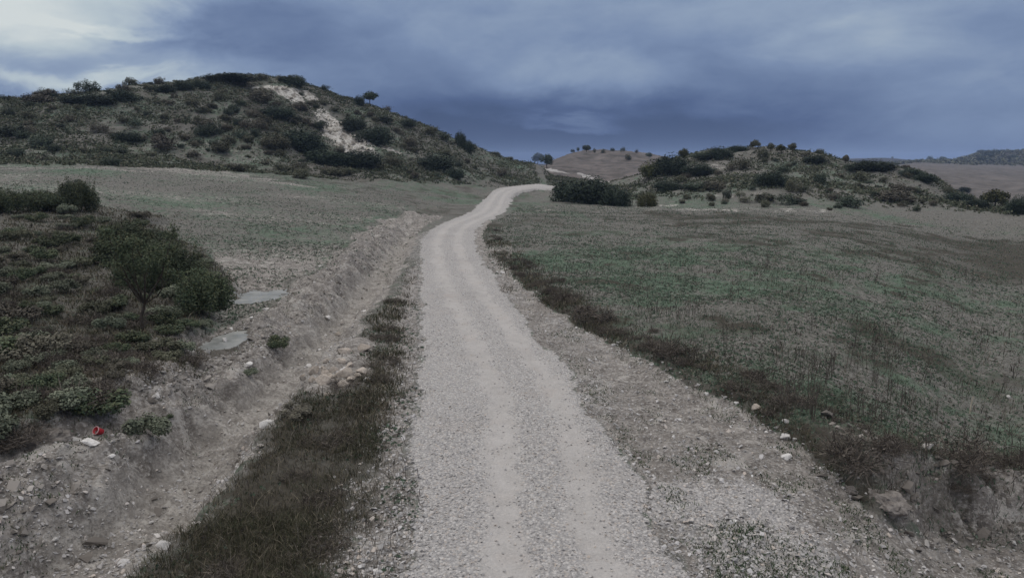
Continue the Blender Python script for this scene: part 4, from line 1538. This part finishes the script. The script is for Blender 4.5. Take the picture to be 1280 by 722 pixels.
def scatter_stones(name, mat, clods=False):
    protos = []
    for i in range(10):
        bm = bmesh.new()
        g = random.Random(300 + i)
        for q in range(8):
            v = Vector((g.gauss(0, 1), g.gauss(0, 1), g.gauss(0, 1))).normalized()
            bm.verts.new((v.x * .5, v.y * .42, v.z * .3))
        bmesh.ops.convex_hull(bm, input=bm.verts)
        bmesh.ops.delete(bm, geom=[v for v in bm.verts if not v.link_faces], context='VERTS')
        bmesh.ops.triangulate(bm, faces=bm.faces[:])
        bm.verts.index_update()
        protos.append((np.array([v.co[:] for v in bm.verts]), np.array([[v.index for v in f.verts] for f in bm.faces])))
        bm.free()
    x, y, g = sample(420000, 8.5, 60, 41)
    M = masks(x, y)
    ins, sd = M['ins'], M['sdR']
    patch = fbm(x * .55, y * .35, 4, 401)
    den = M['road'] * (1 - .85 * M['track']) * (.30 + 1.2 * (patch - .35))
    left = S(-1.7, -.5, ins) * S(.5, .1, ins) * (x < (M['xl'] + M['xr']) / 2)
    den = np.maximum(den, left * (.42 + 1.2 * np.clip(patch - .35, 0, 1)))
    right = S(-2.6, -.3, ins) * S(.2, 0, ins) * (x > M['xr'] - .6) * (sd < .3)
    den = np.maximum(den, right * (.25 + 1.0 * (patch - .4)))
    den = np.maximum(den, S(.5, 0, np.abs(sd + .1)) * .55 * S(60, 40, y))
    fan = S(14.2, 12.0, y) * S(8.5, 4.5, x) * (ins < 0) * (x > 0)
    den = np.maximum(den, fan * .6)
    den = np.maximum(den, .30 * (ins < 0) * (x > 0) * (sd < 0))
    den = np.maximum(den, M['spoil'] * (.22 + .6 * S(.45, .65, patch)))
    den = np.maximum(den, M['ditch'] * (.14 + .7 * S(.45, .65, patch)))
    den = np.maximum(den, M['strip'] * S(1.8, .6, -ins) * .3)
    if clods:
        den = (M['spoil'] * (1 - M['ditch']) * (.10 + 1.0 * S(.42, .62, patch)) + .08 * M['ditch'] + .9 * S(17.5, 12.5, y) * S(5.2, 8.5, x) * S(-.6, 0, sd) * S(2.2, 1.2, sd)) * .3
    keep = (g.random(len(x)) < np.clip(den, 0, 1) * .36) & (M['pud'] > 1.05)
    x, y, r = x[keep], y[keep], M['r'][keep]
    n = len(x)
    onroad = M['road'][keep]
    s = (.022 + .05 * g.random(n) ** 2.5) * (1 + 1.3 * (1 - onroad) * g.random(n) ** 3)
    s = s * (1.3 + 2.0 * g.random(n) ** 3) if clods else s
    s = np.maximum(s, r * .0011)
    z = height(x, y)
    vs, fs, off = [], [], 0
    which = g.integers(0, len(protos), n)
    ang = g.random(n) * 6.28
    for i, (pv, pf) in enumerate(protos):
        q = which == i
        m = q.sum()
        c, sn, sc = np.cos(ang[q]), np.sin(ang[q]), s[q]
        tilt = g.normal(size=(m, 2)) * .25
        X = pv[None, :, 0] * c[:, None] - pv[None, :, 1] * sn[:, None]
        Y = pv[None, :, 0] * sn[:, None] + pv[None, :, 1] * c[:, None]
        Z = pv[None, :, 2] + X * tilt[:, :1] + Y * tilt[:, 1:]
        V = np.stack([x[q][:, None] + X * sc[:, None], y[q][:, None] + Y * sc[:, None], z[q][:, None] + (Z + .12) * sc[:, None]], -1)
        vs.append(V.reshape(-1, 3))
        fs.append((pf[None] + (np.arange(m) * len(pv))[:, None, None] + off).reshape(-1, 3))
        off += m * len(pv)
    tag(link(name, np_mesh(name, np.concatenate(vs), np.concatenate(fs), MAT[mat])), kind='stuff')
    print('stones', n)


scatter_stones('gravel', 'gravel')
scatter_stones('clods', 'clod_bits', True)


def blades(name, n, r0, r1, seed, den_fn, hgt, wid, mat, lean=.5, k=1):
    x, y, g = sample(n, r0, r1, seed)
    M = masks(x, y)
    d, hs = den_fn(x, y, M)
    keep = g.random(n) < np.clip(d, 0, 1)
    x, y, hs, r = x[keep], y[keep], hs[keep], M['r'][keep]
    z = height(x, y) - .02
    if k > 1:
        x, y, z, hs, r = (np.repeat(q, k) for q in (x, y, z, hs, r))
        sp = np.maximum(.03, r * .0012)
        x = x + g.normal(size=len(x)) * sp
        y = y + g.normal(size=len(x)) * sp
    m = len(x)
    h = hgt * hs * (.45 + .9 * g.random(m))
    a = g.random(m) * 6.28
    ln = lean * g.random(m) * h
    w = np.maximum(wid, r * .0008) * (.7 + .6 * g.random(m))
    ca, sa = np.cos(a), np.sin(a)
    b = g.random(m) * 6.28
    wx, wy = np.cos(b) * w * .5, np.sin(b) * w * .5
    mx, my, mz = x + ca * ln * .35, y + sa * ln * .35, z + h * .6
    v = np.stack([np.stack([x - wx, y - wy, z], 1), np.stack([x + wx, y + wy, z], 1), np.stack([mx + wx * .8, my + wy * .8, mz], 1),
                  np.stack([mx - wx * .8, my - wy * .8, mz], 1), np.stack([x + ca * ln, y + sa * ln, z + h * .93], 1)], 1).reshape(-1, 3)
    b5 = np.arange(m)[:, None] * 5
    f = np.concatenate([b5 + [0, 1, 2], b5 + [0, 2, 3], b5 + [3, 2, 4]])
    tag(link(name, np_mesh(name, v, f, MAT[mat])), kind='stuff')
    print(name, m)


def d_strip(x, y, M):
    p = fbm(x * .9, y * .9, 4, 501)
    q = fbm(x * .4, y * .4, 3, 507)
    d = np.maximum(M['strip'] * S(.35, 1.5, -M['ins'] + (p - .5)) * np.clip(.50 + 3.0 * (q - .46), .20, 1) * S(50, 24, y), M['scrub'] * .45)
    edge = S(-.2, .3, M['sdR']) * S(2.6, .6, M['sdR']) * np.clip(2.6 * (fbm(x * .45, y * .45, 3, 505) - .32), 0.04, .8) * S(62, 42, y)
    d = np.maximum(d, edge * np.where((y < 16) & (x > 6.5), S(1.0, 1.8, M['sdR']), 1))
    return d, .5 + 1.1 * p


def d_field(x, y, M):
    p = fbm(x * .8, y * .8, 4, 511)
    d = M['fieldR'] * (.25 + 1.2 * (p - .3)) + M['fieldL'] * .5 * (p - .2)
    return d * (M['pud'] > 1.2), .35 + 1.2 * p


def d_weed(x, y, M):
    p = fbm(x * 1.4, y * 1.4, 4, 521)
    sh = S(-.1, -.7, M['ins']) * (x > 0) * S(.3, -.2, M['sdR'])
    q = fbm(x * .5, y * .5, 3, 525)
    d = sh * S(.52, .72, p) * .8 + S(.48, .68, p) * M['spoil'] * (1 - M['ditch']) * .7 + S(.5, -.8, np.abs(M['ins'] + .9)) * (x < 0) * S(.45, .7, p) * S(40, 20, y) * .6
    d = np.maximum(d, sh * S(11.4, 9.9, y) * S(.40, .56, q) * 1.0 * S(6.4, 5, x))
    d = np.maximum(d, (x > 0) * S(.55, .1, np.abs(M['ins'] + .55)) * S(.42, .6, q) * S(26, 18, y) * S(11, 13, y) * .9)
    return d * (M['pud'] > 1.2), .5 + p


blades('rank_grass', 420000, 8, 62, 61, d_strip, .16, .009, 'dark_grass', 1.5, 2)
blades('field_grass', 420000, 10, 105, 62, d_field, .11, .010, 'field_grass', 1.2)
blades('weeds', 260000, 8.5, 50, 63, d_weed, .06, .018, 'weed', 1.4)


def d_dead(x, y, M):
    p = fbm(x * .7, y * .7, 4, 531)
    d = M['fieldR'] * S(.5, .7, p) * .25 + M['strip'] * .12 * S(40, 20, y) + M['scrub'] * .10 + S(-.2, .3, M['sdR']) * S(3, .6, M['sdR']) * .25 * S(62, 42, y)
    return d, .6 + p


blades('dry_grass', 80000, 9, 42, 64, d_dead, .28, .007, 'stalk', .9)


MAT['tuft'] = blade_material('tuft', (0.074, 0.110, 0.074), (0.135, 0.168, 0.122), (0.24, 0.225, 0.185), 0.35)
MAT['dead_tuft'] = blade_material('dead_tuft', (0.100, 0.086, 0.074), (0.165, 0.146, 0.126), (0.27, 0.245, 0.21), 0.35)


def clumps(name, x, y, s, q, leaf, mat, g, flatz=.75):
    z = height(x, y)
    m = len(x)
    d = unit(m * q, g).reshape(m, q, 3)
    d[..., 2] = np.abs(d[..., 2]) * flatz
    c = np.stack([x, y, z], 1)[:, None] + d * s[:, None, None]
    t = unit(m * q, g).reshape(m, q, 3) * (leaf * (.10 + s))[:, None, None]
    b = np.cross(t, d)
    v = np.stack([c - t, c - b * .7, c + t, c + b * .7], 2).reshape(-1, 3)
    tag(link(name, np_mesh(name, v, np.arange(len(v)).reshape(-1, 4), MAT[mat])), kind='stuff')
    print(name, m)


def field_tufts():
    g = np.random.default_rng(91)
    n = 330000
    r = np.exp(g.uniform(math.log(8.5), math.log(112), n))
    a = R(1) * g.uniform(-42, 42, n)
    x, y = r * np.sin(a), r * np.cos(a)
    M = masks(x, y)
    p = fbm(x * .16, y * .30, 4, 551)
    hl = (x < 6) & (r > 103 + np.interp(x, [-40, -20, 0], [0, 14, 40]))
    d = np.maximum(M['fieldL'] * .55, M['fieldR'] * .5) * np.clip(.25 + 3 * (p - .42), .08, 1)
    d = np.maximum(d, M['spoil'] * .16 * (r > 40))
    d = np.maximum(d, M['strip'] * .35 * np.clip(3 * (fbm(x * .7, y * .7, 3, 553) - .45), 0, 1))
    ok = (g.random(n) < d) & ~hl & (M['road'] < .05) & (M['pud'] > 1.2)
    x, y = x[ok], y[ok]
    s = (.025 + .10 * g.random(len(x)) ** 3) * np.interp(np.hypot(x, y), [12, 50], [.6, 1.15])
    k = g.random(len(x)) < .75
    clumps('field_tufts', x[k], y[k], s[k], 5, .30, 'tuft', g, .45)
    clumps('dead_tufts', x[~k], y[~k], s[~k], 5, .28, 'dead_tuft', g, .5)


field_tufts()


def far_woods():
    g = np.random.default_rng(95)
    n = 3800
    r = g.uniform(880, 1320, n)
    a = R(1) * g.uniform(24, 44, n)
    x, y = r * np.sin(a), r * np.cos(a)
    p = fbm(x * .006, y * .006, 4, 561)
    ok = g.random(n) < np.clip(.25 + 3.2 * (p - .42), .05, 1) * S(880, 980, r)
    x, y = x[ok], y[ok]
    clumps('far_woodland', x, y, 1.2 + 2.6 * g.random(len(x)) ** 2, 12, .55, 'olive', g, 1.0)


far_woods()


def hill_cover():
    """tussocks too small and too many to tell apart on the dry slopes"""
    g = np.random.default_rng(71)
    n = 165000
    r = g.uniform(88, 200, n)
    a = R(1) * g.uniform(-42, 42, n)
    x, y = r * np.sin(a), r * np.cos(a)
    M = masks(x, y)
    p = fbm(x * .09, y * .09, 4, 541)
    left = (r > 105 + np.interp(x, [-40, -20, 0], [0, 14, 40])) & (x < 6)
    ok = (left | ((x > 8) & (r > 90))) & (M['road'] < .1) & (g.random(n) < np.clip(.22 + 1.8 * (p - .35), 0.06, 1) * np.where(x > 8, .8 * S(98, 122, r), 1))
    for cx, cy, rx, ry in BARE_HILL + EROS:
        ok &= ~((np.hypot((x - cx) / rx, (y - cy) / ry) < 1) & (g.random(n) < .9))
    x, y = x[ok], y[ok]
    z = height(x, y)
    m, q = len(x), 9
    s = .16 + .65 * g.random(m) ** 3
    d = unit(m * q, g).reshape(m, q, 3)
    d[..., 2] = np.abs(d[..., 2]) * .75
    c = np.stack([x, y, z], 1)[:, None] + d * s[:, None, None]
    t = unit(m * q, g).reshape(m, q, 3) * (.16 * (.6 + s))[:, None, None]
    b = np.cross(t, d)
    v = np.stack([c - t, c - b * .7, c + t, c + b * .7], 2).reshape(-1, 3)
    tag(link('tussocks', np_mesh('tussocks', v, np.arange(len(v)).reshape(-1, 4), MAT['tussock'])), kind='stuff')
    print('tussocks', m)


MAT['tussock'] = blade_material('tussock', (0.056, 0.066, 0.041), (0.100, 0.105, 0.070), (0.160, 0.143, 0.105), 0.06)
hill_cover()

# ------------------------------------------------------------------ the evening air between here and the far ridges
def build_haze():
    m, k = new_mat('haze')
    out = k.n('ShaderNodeOutputMaterial')
    v = k.n('ShaderNodeVolumePrincipled')
    v.inputs['Color'].default_value = (0.50, 0.66, 1.0, 1)
    v.inputs['Density'].default_value = HAZE
    v.inputs['Anisotropy'].default_value = 0.0
    k.put(out.inputs['Volume'], v.outputs[0])
    X, Z0, Z1 = 5800, -26.0, 62.0
    vs = [(x, y, z) for z in (Z0, Z1) for x, y in ((-X, -X), (X, -X), (X, X), (-X, X))]
    fs = [(0, 3, 2, 1), (4, 5, 6, 7), (0, 1, 5, 4), (1, 2, 6, 5), (2, 3, 7, 6), (3, 0, 4, 7)]
    tag(link('haze', np_mesh('haze', vs, fs, m)), kind='stuff')


HAZE = 0.0002
build_haze()
